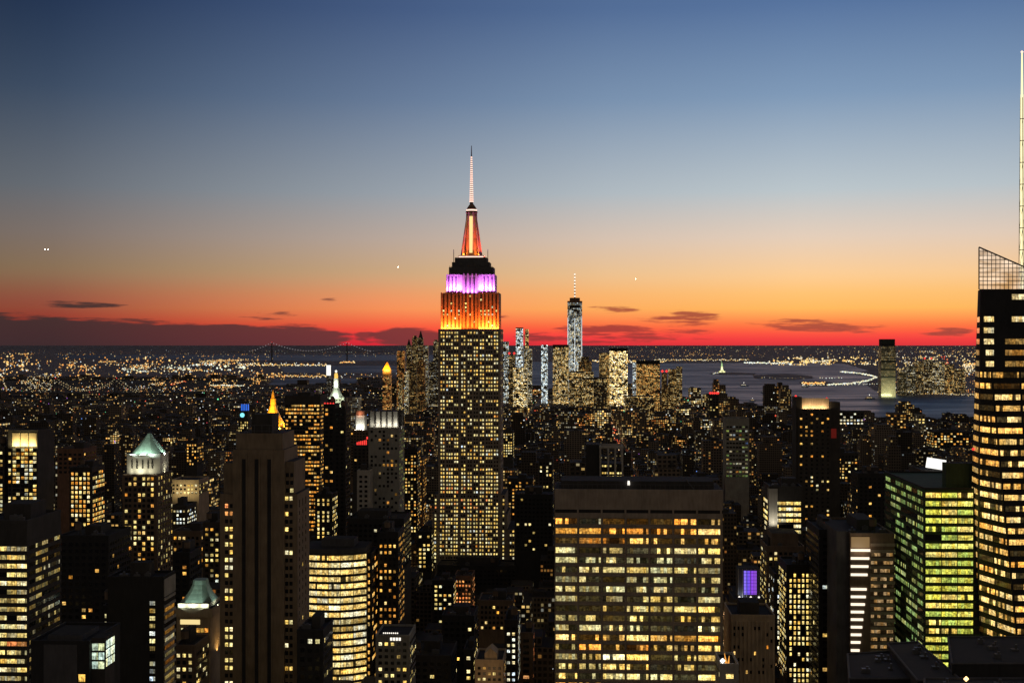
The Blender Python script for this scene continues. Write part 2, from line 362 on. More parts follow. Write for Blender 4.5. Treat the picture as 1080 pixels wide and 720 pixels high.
HEROES = []                    # x0, x1, ytop, Y, visible-bottom row, footprint u0 u1 v0 v1, short phrase for neighbours' labels
SNT, CST = math.sin(TH), math.cos(TH)
def uvg(X, Y): return X*CST-Y*SNT, X*SNT+Y*CST
class Hero:
    def __init__(s, name, label, x0, x1, yt, Y, depth, vb=720, cat='building', group=None, short=None, rot=True):
        s.Y, s.x0, s.x1, s.depth, s.vb = Y, x0, x1, depth, vb
        s.X = ((x0+x1)/2-CX)/F*Y; s.w = (x1-x0)/F*Y; s.h = EYE-(yt-HZ)/F*Y
        s.root = empty(name, (s.X, Y, 0), -TH if rot else 0.)
        tag(s.root, label, cat, group); s.panes = []
        u, v = uvg(s.X, Y)
        HEROES.append((x0, x1, yt, Y, vb, u-s.w/2, u+s.w/2, v, v+depth, short))
    def lx(s, px): return (px-CX)/F*s.Y-s.X
    def z(s, py): return EYE-(py-HZ)/F*s.Y
    def m(s, px): return px/F*s.Y
    def box(s, part, mat, xa, xb, ya, yb, y0=0., y1=None, roof='roof', label=None):
        """a box part: px columns xa..xb, px rows ya (top)..yb (bottom), local depth y0..y1"""
        mb = MB(); mb.box(s.lx(xa), s.lx(xb), y0, s.depth if y1 is None else y1, s.z(yb) if yb is not None else 0, s.z(ya), 0, 1)
        o = mb.obj(part, [M[mat], M[roof]], s.root)
        if label: o['label'] = label
        return o
    def body(s, mat='brown', part='wall', roof=True, parapet=1.):
        mb = MB(); w, dp, h = s.w/2, s.depth, s.h
        mb.box(-w, w, 0, dp, 0, h, 0, 1)
        mb.obj(part, [M[mat], M['roof']], s.root)
        if parapet:                                                # raised rim round the roof
            mb = MB(); t = .6
            for a in ((-w-.1, w+.1, -.1, t), (-w-.1, w+.1, dp-t, dp+.1), (-w-.1, -w+t, t, dp-t), (w-t, w+.1, t, dp-t)): mb.box(*a, h-.4, h+parapet)
            mb.obj('parapet', [M[mat]], s.root)
        if roof:
            mb = MB(); bw = s.w*random.uniform(.3, .55); bx = random.uniform(-w*.35, w*.35)
            mb.box(bx-bw/2, bx+bw/2, dp*.35, dp*.8, h-.05, h+random.uniform(3.5, 6.5), 0, 1); mb.obj('bulkhead', [M['dark'], M['roof']], s.root)
            if s.Y < 1200 and s.w > 12:
                for k in range(random.randint(2, 4)):
                    mb = MB(); cx_, cy_ = random.uniform(-w*.75, w*.75), random.uniform(dp*.08, dp*.3); a = random.uniform(1., 2.2)
                    mb.box(cx_-a, cx_+a, cy_-.8, cy_+.8, h-.05, h+random.uniform(1.2, 2.4)); mb.cyl(cx_, cy_, .6, .6, h+1., h+2.7, 8); mb.obj('cooling_unit', [M['metal']], s.root)
            if random.random() < .5: tank(s.root, random.uniform(-w*.6, w*.6), dp*.2, h)
    def grid(s, face, a0, a1, ya, yb, na, nz, fw=.6, fh=.55, lit=.6, pal='mixed', seg=1.2, base=0., off=0., rowlit=None, lo=1, hi=5, y0=0., xface=None):
        """na x nz windows. front: a0..a1 are px columns; sides: a0..a1 are metres back from the front. ya..yb px rows measured at the front"""
        zt, zb = s.z(ya), s.z(yb); ph = (zt-zb)/nz
        for r in range(nz):
            rl = lit if rowlit is None else rowlit(r)
            rl *= random.choice((.35, .8, 1.1, 1.25)) if rowlit is None else 1.
            z = zt-(r+.5)*ph
            for k in range(na):
                f = (k+.5)/na
                if face == 'front':
                    xa, xb = s.lx(a0), s.lx(a1); pw = (xb-xa)/na; c = (xa+f*(xb-xa), y0-off, z); n = (0, -1, 0)
                else:
                    pw = (a1-a0)/na; sg = 1 if face == 'right' else -1
                    c = (s.w/2*sg if xface is None else xface, a0+f*(a1-a0), z); n = (sg, 0, 0)
                s.panes.append(Pane(c, n, pw*fw, ph*fh, wcol(pal, rl, seg, lo, hi)))
    def done(s, frame='metal', t=.25): add_panes(s.root, s.panes, frame, t); return s
def tank(root, x, y, z):
    mb = MB(); mb.cyl(x, y, 1.9, 1.9, z+3, z+6.6, 10, 0); mb.cyl(x, y, 2.1, .1, z+6.6, z+8.2, 10, 1)
    for a in range(4): mb.beam((x+1.4*math.cos(a*1.571+.78), y+1.4*math.sin(a*1.571+.78), z-.1), (x+1.3*math.cos(a*1.571+.78), y+1.3*math.sin(a*1.571+.78), z+3.1), .15, 1, 4)
    mb.obj('water_tank', [M['brown'], M['dark']], root)

def tower(name, label, x0, x1, yt, Y, depth, vb, mat='brown', pal='mixed', lit=.5, bay=3.6, floor=3.7, fw=.55, fh=.5, top=None, seg=1.2, sides=True, group=None, short=None, cat='building', lo=1, hi=5, parapet=1., roof=True, ybase=None):
    """an ordinary block: wall, parapet, roof house and a regular grid of windows"""
    h = Hero(name, label, x0, x1, yt, Y, depth, vb, cat, group, short)
    h.body(mat, roof=roof, parapet=parapet)
    ya = yt+F/Y*(2.2 if top is None else top); yb = min(vb+4, HZ+EYE*F/Y-3) if ybase is None else ybase
    nz = max(1, int((h.z(ya)-h.z(yb))/floor)); yb = ya+nz*floor*F/Y
    na = max(1, int((h.w-1.5)/bay)); mg = .9*F/Y
    h.grid('front', x0+mg, x1-mg, ya, yb, na, nz, fw, fh, lit, pal, seg, lo=lo, hi=hi)
    if sides:
        nd = max(1, int((depth-2)/bay)); xc = (x0+x1)/2
        h.grid('right' if xc < 606 else 'left', 1, depth-1, ya, yb, nd, nz, fw, fh, lit*.8, pal, seg, lo=lo, hi=hi)
    return h
# ---------------------------------------------------------------- ground, water, shores
def flat(name, pts, mat, z, label=None, thick=0.):
    mb = MB(); P = [(p[0], p[1]) for p in pts]
    A = sum(P[i][0]*P[(i+1) % len(P)][1]-P[(i+1) % len(P)][0]*P[i][1] for i in range(len(P)))
    if A < 0: P = P[::-1]
    if thick: mb.prism(P, P, z-thick, z)
    else: mb.poly([(x, y, z) for x, y in P])
    o = mb.obj(name, M[mat]); tag(o, label, None, None, 'structure'); return o
R = 300000
mb = MB(); ring = [0, 1500, 8000, 40000, R]; n = 64
mb.v = [(0, 0, 0)]+[(r*math.cos(2*math.pi*i/n), r*math.sin(2*math.pi*i/n), 0) for r in ring[1:] for i in range(n)]
for i in range(n): mb.f.append((0, 1+i, 1+(i+1) % n))
for k in range(3):
    for i in range(n):
        a = 1+k*n+i; b = 1+k*n+(i+1) % n; mb.f.append((a, a+n, b+n, b))
mb.mi = [0]*len(mb.f); mb.at = [(0, 0, 0, 0)]*len(mb.f); mb.uv = [(0, 0)]*sum(len(f) for f in mb.f)
tag(mb.obj('ground', M['ground']), 'dark city ground reaching to the horizon', None, None, 'structure')
def wpoly(px): return [gnd(a, b)[:2] for a, b in px]
flat('harbour_water', wpoly([(470, 381), (620, 382), (660, 384.5), (700, 383), (800, 382.5), (890, 383.5), (903, 387), (916, 391), (900, 394), (924, 399), (912, 404), (922, 412), (948, 416.5), (1000, 418), (1040, 418), (1130, 419), (1130, 460), (1030, 450), (960, 446),
     (890, 440), (845, 435), (800, 430), (760, 424), (700, 418), (600, 412), (470, 408)]), 'water', .5, 'slate blue harbour between the two shores')
flat('far_bay_water', wpoly([(60, 374.2), (560, 374.2), (560, 380.2), (330, 380.6), (200, 379.4), (60, 378)]), 'water', .5, 'far bay under the distant suspension bridge')
flat('river_water', wpoly([(296, 386.4), (400, 385.6), (455, 386.4), (455, 392.6), (400, 392.8), (300, 393)]), 'water', .5, 'dark river behind the pale pointed tower')
flat('river_reach_water', wpoly([(290, 400), (340, 398.6), (378, 399.6), (372, 406), (320, 408), (284, 406)]), 'water', .5, 'dark river reach behind the gold topped tower')
flat('island_liberty', wpoly([(748, 394.2), (756, 392.8), (775, 392.6), (797, 394.0), (795, 395.3), (765, 395.4)]), 'ground', 3, 'small dark island under the floodlit statue', 3)
flat('park_land', wpoly([(794, 395.6), (830, 394.4), (856, 396.6), (858, 399), (835, 400.6), (796, 399.2)]), 'ground', 2.6, 'dark flat parkland in the harbour', 3)
flat('island_ferry', wpoly([(843, 403.2), (868, 402.2), (878, 404), (872, 407), (848, 407)]), 'ground', 2.6, 'small island with golden lit halls', 3)
def hills(name, x0, x1, Y, prof, seed, label):
    rnd = random.Random(seed); mb = MB(); n = 60; T = []; dep = Y*.12
    ph = [rnd.uniform(0, 6) for _ in range(6)]
    for i in range(n+1):
        px = x0+(x1-x0)*i/n; t = i/n
        yy = prof(t)+.25*sum(math.sin(t*(5+7*k)+ph[k])/(1+k) for k in range(6))
        T.append(at(px, yy, Y))
    P = [(p.x, Y-dep) for p in T]
    b = len(mb.v)
    for p in T: mb.v += [(p.x*.88, Y-dep, -2), (p.x*.96, Y-dep*.4, max(2., p.z)*.7), (p.x, Y, max(3., p.z)), (p.x*1.1, Y+dep, -2)]
    for i in range(n):
        for k in range(3):
            a = b+i*4+k; mb.f.append((a, a+4, a+5, a+1)); mb.mi.append(0); mb.at.append((0, 0, 0, 0)); mb.uv += [(0, 0)]*4
    o = mb.obj(name, M['ground']); tag(o, label, None, None, 'structure')
hills('hills', -260, 470, 60000, lambda t: 364.7+1.4*abs(t-.62), 3, 'low dark hills on the horizon beyond the bay')

# ---------------------------------------------------------------- the lit skyscraper with the mast
h = Hero('skyscraper', 'tallest skyscraper with setbacks, orange and violet floodlit crown and glowing mast', 462, 528, 347, 1240, 44, 597, 'skyscraper', None, 'the mast-topped skyscraper')
esb = h
for xa, xb, ya, y0, y1 in ((444, 547, 557, -6, 56), (456, 535.5, 541, -4, 52), (458, 533, 521, -2, 48)):
    h.box('setback_tier', 'limestone', xa, xb, ya, None, y0, y1)
h.box('shaft', 'limestone', 462, 528, 347, None, 0, 44)
mb = MB()                                                          # stone piers between the window bays
for px in (463.2, 470.1, 478.2, 484.8, 492, 498.5, 505.1, 511.5, 520.1, 526.8):
    mb.box(h.lx(px)-.6, h.lx(px)+.6, -.7, 0, h.z(522), h.z(348), 0)
mb.obj('pier_cladding', [M['limestone']], h.root)
cols = [465.4, 467.9, 471.5, 474.1, 476.6, 479.9, 482.3, 487.3, 489.9, 494.1, 496.7, 500.5, 503.1, 507.1, 509.6, 513.5, 516, 518.5, 521.9, 524.5]
grp = [0, 0, 1, 1, 1, 2, 2, 3, 3, 4, 4, 5, 5, 6, 6, 7, 7, 7, 8, 8]
rowp = [.7, .6, .6, .75, .35, .2, .75, .75, .7, .75, .9, .5, .7, .85, .9, .85, .1, .08, .6, .35, .4, .3, .08, .8, .6, .5, .2, .5, .25, .4, .55, .65, .6, .6, .5, .55, .75, .7, .75, .9, .85, .8, .8, .5, .8, .85, .55, .75, .75, .85, .9, .9, .8, .85, .85, .9, .9, .85, .9, .3, .7, .75]
ntier = 0
for r in range(61):
    py = 350.8+r*4.0; lit = rowp[min(r, len(rowp)-1)]
    glit = [1 if random.random() < lit*1.12 else .12 for _ in range(11)]
    y0 = 0 if py < 521 else -2 if py < 541 else -4 if py < 557 else -6
    C = [(x, glit[g]) for x, g in zip(cols, grp)]
    if py > 522: C += [(459.6, glit[9]), (531.2, glit[10])]
    if py > 558: C += [(446, glit[9]), (449, glit[9]), (452, glit[9]), (539, glit[10]), (541.8, glit[10]), (544.8, glit[10])]
    for x, g in C:
        pal = 'cream' if random.random() < .86 else random.choice(['amber', 'white'])
        if 40 < r < 47 and random.random() < .25: pal = 'red'
        h.panes.append(Pane((h.lx(x), y0, h.z(py)), (0, -1, 0), 1.42, 1.8, wcol(pal, g*.88, 1.2, 2, 4)))
    if r % 2 == 0 and py < 500:
        for k in range(5): h.panes.append(Pane((h.lx(528), 5+k*8, h.z(py)), (1, 0, 0), 2, 2.1, wcol('cream', lit*.5, 1.2, 1, 4)))
# orange tier: two wings and a taller centre bay
for xa, xb in ((464, 486.2), (504, 526)): h.box('crown_wing', 'limestone', xa, xb, 308.5, 347.2, 6, 38)
h.box('crown_centre', 'limestone', 486.2, 504, 290, 347.2, 7.6, 36)
h.box('upper_tier', 'limestone', 469.6, 521.5, 289, 309, 9, 38)
mb = MB()
for px in (464.8, 469.2, 473.2, 477.4, 481.6, 485.4, 504.8, 509, 512.8, 517, 521.2, 525.2): mb.box(h.lx(px)-.5, h.lx(px)+.5, 5.3, 6, h.z(347), h.z(308), 0)
for px in (470.4, 474, 478, 482, 508, 512, 516.4, 520.6): mb.box(h.lx(px)-.5, h.lx(px)+.5, 8.3, 9, h.z(309), h.z(288.6), 0)
for px in (488.5, 492.8, 497.4, 501.6): mb.box(h.lx(px)-.6, h.lx(px)+.6, 6.8, 7.6, h.z(347), h.z(288), 0)
mb.obj('pier_cladding', [M['limestone']], h.root)
for r in range(9):
    py = 312+r*3.9
    for x, y0 in [(467, 6), (471.2, 6), (475.4, 6), (479.5, 6), (483.4, 6), (507, 6), (511, 6), (515, 6), (519, 6), (523.2, 6), (490.6, 7.6), (495.1, 7.6), (499.5, 7.6)]:
        cw = wcol('cream', .16 if r not in (4, 5) else .5, 1.2, 2)
        if cw[0] > 0: h.panes.append(Pane((h.lx(x), y0, h.z(py)), (0, -1, 0), 1.7, 1.7, cw))
for xa, xb, ya, yb, a, b in ((472, 519.5, 281, 289.2, 12, 37), (475.2, 515.4, 275.5, 281.2, 12.5, 36.4), (478.2, 512.4, 270.6, 275.7, 13, 35.8)):
    h.box('observation_deck', 'slate', xa, xb, ya, yb, a, b)
mb = MB()
rr = random.Random(4)
for k in range(26):                                                # aerials and rails that fray the deck edges
    x = h.lx(473+k*1.8); mb.beam((x, 12.2, h.z(281.2)-.1), (x, 12.2, h.z(281.2)+rr.uniform(1, 4.5)), .18, 0, 4)
mb.beam((h.lx(472.6), 12.2, h.z(280.6)), (h.lx(519), 12.2, h.z(280.6)), .12, 0, 4); mb.obj('aerial_railing', [M['metal']], h.root)
for px in (477, 513.5, 488.2): mb = MB(); mb.beam((h.lx(px), 13.4, h.z(275.6)), (h.lx(px), 13.4, h.z(262)), .3, 0, 4); mb.obj('aerial_mast', [M['metal']], h.root)
cyc = 22.5
def ring8(px_half, y): r = px_half*1240/F; return [(h.lx(495.4)+r*math.cos(math.pi/8+i*math.pi/4), cyc+r*math.sin(math.pi/8+i*math.pi/4)) for i in range(8)]
mb = MB()
for (wa, ya), (wb, yb) in (((10.2, 268.4), (9.4, 261)), ((9.4, 261), (7.2, 250)), ((7.2, 250), (6.5, 236)), ((6.5, 236), (6.2, 222))):
    mb.prism(ring8(wa, ya), ring8(wb, yb), h.z(ya), h.z(yb), 0, 0)
mb.box(h.lx(482), h.lx(509), 14, 34, h.z(270.7), h.z(268.2)); mb.obj('mast', [M['limestone']], h.root)
for sx in (-1, 1):
    for sy in (-1, 1):                                             # the winged buttresses at the mast's corners
        mb = MB(); x = h.lx(495.4); A = [(x+sx*8.6, cyc+sy*8.6), (x+sx*4.2, cyc+sy*4.2)]
        mb.beam((A[0][0], A[0][1], h.z(268)), (A[1][0], A[1][1], h.z(226)), 1.6, 0, 6, .7); mb.obj('mast_buttress', [M['limestone']], h.root)
mb = MB(); mb.box(h.lx(493.7), h.lx(497.0), cyc-8.6, cyc-5.2, h.z(265.5), h.z(226.5)); mb.obj('mast_window', [M['mastglass']], h.root)
mb = MB(); mb.box(h.lx(482.4), h.lx(508.6), 13.2, 13.9, h.z(270.3), h.z(269.2)); mb.obj('deck_light_strip', [M['bulb_pink']], h.root)
mb = MB(); mb.cyl(h.lx(495.4), cyc, 5.3, 5.3, h.z(220.2), h.z(218.6), 16); mb.obj('ring_light', [M['bulb_pink']], h.root)
mb = MB(); mb.cyl(h.lx(495.4), cyc, 6., 5.6, h.z(222), h.z(220.2), 16)
for a, b, ya, yb in ((5., 4.4, 218.6, 216.6), (4.4, 3., 216.6, 214.4), (3., 1.6, 214.4, 212.4)): mb.cyl(h.lx(495.4), cyc, a, b, h.z(ya), h.z(yb), 16)
mb.obj('mast_dome', [M['brick']], h.root)
mb = MB(); ax = h.lx(495.2)
for a, b, ya, yb in ((1.7, 1.5, 212.6, 200), (1.4, 1.2, 200, 180), (1.05, .8, 180, 165), (.65, .3, 165, 150)): mb.beam((ax, cyc, h.z(ya)), (ax, cyc, h.z(yb)), a, 0, 8, b)
mb.obj('antenna', [M['metal']], h.root)
for k in range(22):
    py = 210.5-k*2.25; r = 2.0-.058*k
    mb = MB(); mb.cyl(ax, cyc, r, r, h.z(py), h.z(py-1.35), 8); mb.obj('antenna_lamp', [M['bulb_pink']], h.root)
for xs, y0, ya, yb in (((466.9, 471.1, 475.3, 479.5, 483.5, 506.9, 510.9, 515, 519.1, 523.2), 6, 310, 345.5), ((472.2, 476, 480, 510, 514.2, 518.5), 9, 291, 306.5), ((490.6, 495.1, 499.5), 7.6, 292, 345)):
    for x in xs: mb = MB(); mb.box(h.lx(x)-.62, h.lx(x)+.62, y0-.08, y0+.2, h.z(yb), h.z(ya)); mb.obj('window_strip', [M['black']], h.root)
h.done('limestone')
OR, OR2, VI = (1, .13, .010), (1, .36, .045), (.62, .16, 1.)
for xa, xb in ((464, 486.2), (504, 526)):
    xc = h.lx((xa+xb)/2); wd_ = h.m(xb-xa)
    flood(h.root, (xc, .6, h.z(347)+.5), (xc, 6, h.z(331)), OR, 30000, wd_, 1.2)
    flood(h.root, (xc, 4.6, h.z(347)+.4), (xc, 6, h.z(344)), OR2, 2600, wd_*.95, .5)
for xa, xb in ((469.6, 486), (504, 521.5)):
    xc = h.lx((xa+xb)/2); flood(h.root, (xc, 5.4, h.z(308.5)+.4), (xc, 9, h.z(297)), VI, 30000, h.m(xb-xa)*.9, 1., 105)
flood(h.root, (h.lx(495), 4.6, h.z(310)), (h.lx(495), 7.6, h.z(299)), VI, 9000, h.m(15), 1., 100)
flood(h.root, (h.lx(495), 3., h.z(347)+.5), (h.lx(495), 8, h.z(325)), OR, 9000, h.m(14), 1.)
flood(h.root, (h.lx(528)-1., 20, h.z(347)+.5), (h.lx(526), 20, h.z(335)), OR, 4000, 1., 26)
flood(h.root, (h.lx(524.5), 22, h.z(309)+.5), (h.lx(521.5), 22, h.z(298)), VI, 3500, 1., 18)
for px in (487, 504):
    flood(h.root, (h.lx(px), 13.4, h.z(268.2)+.5), (h.lx(495.4), 18, h.z(252)), (1, .22, .02), 3000, 3., 1.)
    flood(h.root, (h.lx(px), 8.5, h.z(270)), (h.lx(495.4), 18, h.z(236)), (1, .12, .03), 2600, 2., 2., 60)
for px in (480, 511): flood(h.root, (h.lx(px), 24, h.z(270)), (h.lx(495.4), 22, h.z(240)), (1, .08, .06), 9000, 3., 2., 90)

# ---------------------------------------------------------------- broad stone slab in front, centre right
h = Hero('office_slab', 'broad travertine office slab with seven window bays per floor under a blank parapet', 585, 762, 516, 633, 34, 720, 'office building', None, 'the broad travertine slab')
mb = MB(); w = h.w/2
mb.box(-w, w, .9, h.depth, 0, h.h, 0, 1); mb.obj('wall', [M['travertine'], M['roof']], h.root)
mb = MB(); mb.box(-w, w, 0, .9, h.z(537.4), h.h, 0, 0); mb.obj('parapet', [M['travertine']], h.root)
mb = MB(); mb.box(-w, w, .55, .9, h.z(541), h.z(537.4), 0, 0); mb.obj('louvre_band', [M['black']], h.root)
mb = MB()
P = 25.05
for k in range(8):                                                 # piers and floor bands stand proud of the glass
    xc = 585.4+k*P-.9; a, b = h.lx(max(585, xc-.9)), h.lx(min(762, xc+1.0)); mb.box(a, b, .05, .9, 0, h.z(537.4), 0)
rows = [550+10.22*r for r in range(19)]
mb.box(-w+.02, w-.02, .3, .9, h.z(546.4), h.z(541), 0)
for y in rows: mb.box(-w+.02, w-.02, .3, .9, h.z(y+6.9), h.z(y+3.4), 0)
mb.obj('facade_frame', [M['travertine']], h.root)
PAL['pale'] = [(.95, .80, .34), (.80, .72, .32), (1, .82, .36)]
tone = ['amber', 'amber', 'amber', 'pale', 'pale', 'pale', 'pale', 'pale', 'pale', 'cream', 'cream', 'pale', 'amber', 'amber', 'cream', 'cream', 'cream', 'amber', 'amber']
for r, y in enumerate(rows):
    for k in range(7):
        xa = 585.4+k*P+.1+.6; c = (h.lx(xa+11.4), .9, h.z(y))
        f = random.random(); seg = random.choice((.35, .45, .5, .55, .65, .85)) if f > .12 else .12
        pal = tone[r] if random.random() < .8 else 'cream'
        col = random.choice(PAL[pal]); kk = random.choice((.5, .9, 1.4, 1.8))*(.55 if 4 <= r <= 6 or r == 8 else 1)
        h.panes.append(Pane(c, (0, -1, 0), h.m(22.9), h.m(5.7), (col[0]*kk, col[1]*kk, col[2]*kk, seg)))
    for k in range(4): h.panes.append(Pane((-w, 4+k*8, h.z(y)), (-1, 0, 0), 6.5, h.m(6.4), wcol('cream', .4, .5)))
h.done('black', .02)
mb = MB(); mb.box(-w+3, w-4, 6, 30, h.h-.05, h.z(508.5), 0, 1); mb.obj('bulkhead', [M['dark'], M['roof']], h.root)
mb = MB()
for k in range(34): x = -w+2+k*(2*w-4)/33; mb.beam((x, 2, h.h), (x, 2, h.h+2.2), .06, 0, 4)
mb.beam((-w+2, 2, h.h+2.2), (w-2, 2, h.h+2.2), .08, 0, 4); mb.beam((w-14, 4, h.h), (w-18, 4, h.z(506)), .25, 0, 4); mb.obj('roof_railing', [M['metal']], h.root)
mb = MB(); mb.cyl(h.lx(663.5), 5, .7, .5, h.z(512.5), h.z(508), 8); mb.obj('roof_lamp', [M['bulb_white']], h.root)

# ---------------------------------------------------------------- tall stone tower with three dark stripes
h = Hero('stepped_tower', 'dark stepped stone tower with three black vertical stripes up its blank front', 245, 300, 474, 620, 30, 720, 'skyscraper', None, 'the stepped stone tower')
h.box('wall', 'umber', 245, 300, 474, None, 0, 30); h.box('upper_block', 'umber', 248, 297.5, 457, 474.2, 1.5, 27)
h.box('penthouse', 'dark', 262, 284, 437.5, 457.2, 6, 20)
for xa, xb, ya, y0, y1 in ((233.5, 245.2, 489, 3, 28), (230.5, 245.2, 521, 1.5, 29), (299.8, 309, 487, 3, 28), (299.8, 313.5, 521, 1.5, 29)): h.box('side_tier', 'umber', xa, xb, ya, None, y0, y1)
mb = MB()
for py in (449, 455): mb.beam((h.lx(258), 4, h.z(py)), (h.lx(289), 4, h.z(py)), .14, 0, 4)
for px in (258, 266, 274, 282, 289): mb.beam((h.lx(px), 4, h.z(457)), (h.lx(px), 4, h.z(449)), .12, 0, 4)
mb.obj('roof_railing', [M['metal']], h.root)
for px in (257, 270.6, 284):
    mb = MB(); mb.box(h.lx(px-1.9), h.lx(px+1.9), -.06, .3, 0, h.z(484)); mb.obj('dark_stripe', [M['black']], h.root)
mb = MB()
for px in (254, 260, 267.4, 273.8, 280.8, 287.2): mb.box(h.lx(px-.7), h.lx(px+.7), -.5, 0, 0, h.z(479)); 
mb.obj('pier_cladding', [M['umber']], h.root)
pl = {4: 'red', 5: 'red'}
for r in range(29):
    py = 493+r*8.15; on = random.random() < .5
    for px in (237.6, 242.6):
        if py > 526: h.panes.append(Pane((h.lx(px), 1.5, h.z(py)), (0, -1, 0), 1.5, 1.9, wcol('red' if r in (5, 6) else 'cream', .85 if on or r in (5, 6) else .05, 1.2, 2)))
    on = random.random() < .4
    for px in (302, 306.6):
        if py > 500: h.panes.append(Pane((h.lx(px), 1.5 if py > 524 else 3, h.z(py)), (0, -1, 0), 1.5, 1.9, wcol('cream', .85 if on else .05, 1.2, 2)))
    for k in range(3): h.panes.append(Pane((h.lx(313.5), 6+k*7, h.z(max(py, 530))), (1, 0, 0), 1.5, 1.9, wcol('cream', .03)))
h.done('umber', .05)

# ---------------------------------------------------------------- bright curved glass tower
h = Hero('glass_tower', 'brightly lit glass tower with a bowed front and glowing bands on every floor', 316, 384, 579, 800, 34, 720, 'office building', None, 'the bowed glass tower')
NSEG = 12
def arc(f): x = (f-.5)*h.w; return (x, 5.5*(2*f-1)**2*(1.6 if f > .5 else .6))
fr = [arc(i/NSEG) for i in range(NSEG+1)]; foot = fr+[(h.w/2, h.depth), (-h.w/2, h.depth)]
mb = MB(); mb.prism(foot, foot, 0, h.z(584), 0, 1); mb.obj('wall', [M['dark'], M['roof']], h.root)
mb = MB(); mb.prism([(x*.98, y+.4) for x, y in foot], [(x*.98, y+.4) for x, y in foot], h.z(584)-.05, h.h, 0, 1); mb.obj('parapet', [M['slate'], M['roof']], h.root)
mb = MB(); mb.box(-9, 12, 12, 26, h.h-.1, h.z(571), 0, 1); mb.obj('bulkhead', [M['slate'], M['roof']], h.root)
for r in range(19):
    py = 588.2+7.5*r; dim = r in (9, 10)
    for k in range(5):
        i0 = 1+k*2.2; f = [(i0+t*2.2)/NSEG for t in (0, .5, 1)]; a, b, m_ = arc(f[0]), arc(f[2]), arc(f[1])
        L = math.dist(a, b); nrm = ((b[1]-a[1])/L, -(b[0]-a[0])/L, 0)
        col = random.choice([(1, .72, .24), (1, .80, .34), (1, .66, .18), (1, .88, .52)]); kk = random.choice((.8, 1.1, 1.4, 1.6))*(.5 if dim else 1)
        h.panes.append(Pane(((a[0]+b[0])/2, (a[1]+b[1])/2, h.z(py)), nrm, L*.97, h.m(4.7), (col[0]*kk, col[1]*kk, col[2]*kk, random.choice((1.2, 1.2, .8, .7)))))
h.done('black', .35)
tower('brick_annex', 'narrow dark block with amber windows against the side of the bowed glass tower', 384.5, 392, 584, 815, 30, 720, 'dark', 'amber', .6, 4.2, 4.45, .8, .5, short=None, roof=False, parapet=.5).done()

# ---------------------------------------------------------------- faceted crystal tower on the right edge
Y0 = 590
root = empty('crystal_tower', (at(1078, 363, Y0).x, Y0, 0)); tag(root, 'faceted glass skyscraper with amber floors, see-through slanted crown and tall spire', 'skyscraper')
u, v = uvg(root.location.x, Y0); HEROES.append((1019, 1130, 262, Y0, 720, u-28, u+30, v-3, v+70, 'the faceted glass skyscraper'))
def L(px, py, Y): p = at(px, py, Y); return Vector((p.x-root.location.x, p.y-Y0, p.z))
zt, zb = EYE-(305-HZ)/F*Y0, EYE-(700-HZ)/F*Y0
def edge(t, b):
    pt, pb = L(t[0], HZ, t[1]), L(b[0], HZ, b[1])
    return lambda z: (lambda f: (pt.x+(pb.x-pt.x)*f, pt.y+(pb.y-pt.y)*f))((zt-z)/(zt-zb))
EA, EB, EE, EC = edge((1031.4, 606), (1019, 645)), edge((1034, 592), (1032.5, 622)), edge((1037, 590), (1075, 590)), edge((1135, 590), (1135, 590))
def plan(z): a, b, e, c = EA(z), EB(z), EE(z), EC(z); return [a, b, e, c, (c[0], 62), (at(1046, 363, Y0+66).x-root.location.x, 66)]
mb = MB(); NZ = 12
for k in range(NZ):
    za, zc = zb+(zt-zb)*k/NZ, zb+(zt-zb)*(k+1)/NZ; mb.prism(plan(za), plan(zc), za, zc, 0, 1, bottom=False)
mb.prism(plan(zb), plan(zb), 0, zb, 0, 1)
mb.obj('wall', [M['black'], M['roof']], root)
panes = []
def facet(e0, e1, z, f0, f1, col, hgt, seg=1.):
    a, b = e0(z), e1(z); p = Vector((a[0]+(b[0]-a[0])*f0, a[1]+(b[1]-a[1])*f0, z)); q = Vector((a[0]+(b[0]-a[0])*f1, a[1]+(b[1]-a[1])*f1, z))
    d = q-p; n = (d.y/d.length, -d.x/d.length, 0); panes.append(Pane((p+q)/2+Vector(n)*.12, n, d.length, hgt, col))
def amb(lo=.5, hi=1.15): c = random.choice([(1, .55, .13), (1, .62, .19), (1, .48, .10), (1, .68, .24)]); k = random.uniform(lo, hi); return lambda seg: (c[0]*k, c[1]*k, c[2]*k, seg)
def frac(e0, e1, z, px):                                           # where along a level edge a given bearing falls
    a, b = e0(z), e1(z); X = root.location.x; s = (px-CX)/F
    return (s*(Y0+a[1])-X-a[0])/((b[0]-a[0])-s*(b[1]-a[1]))
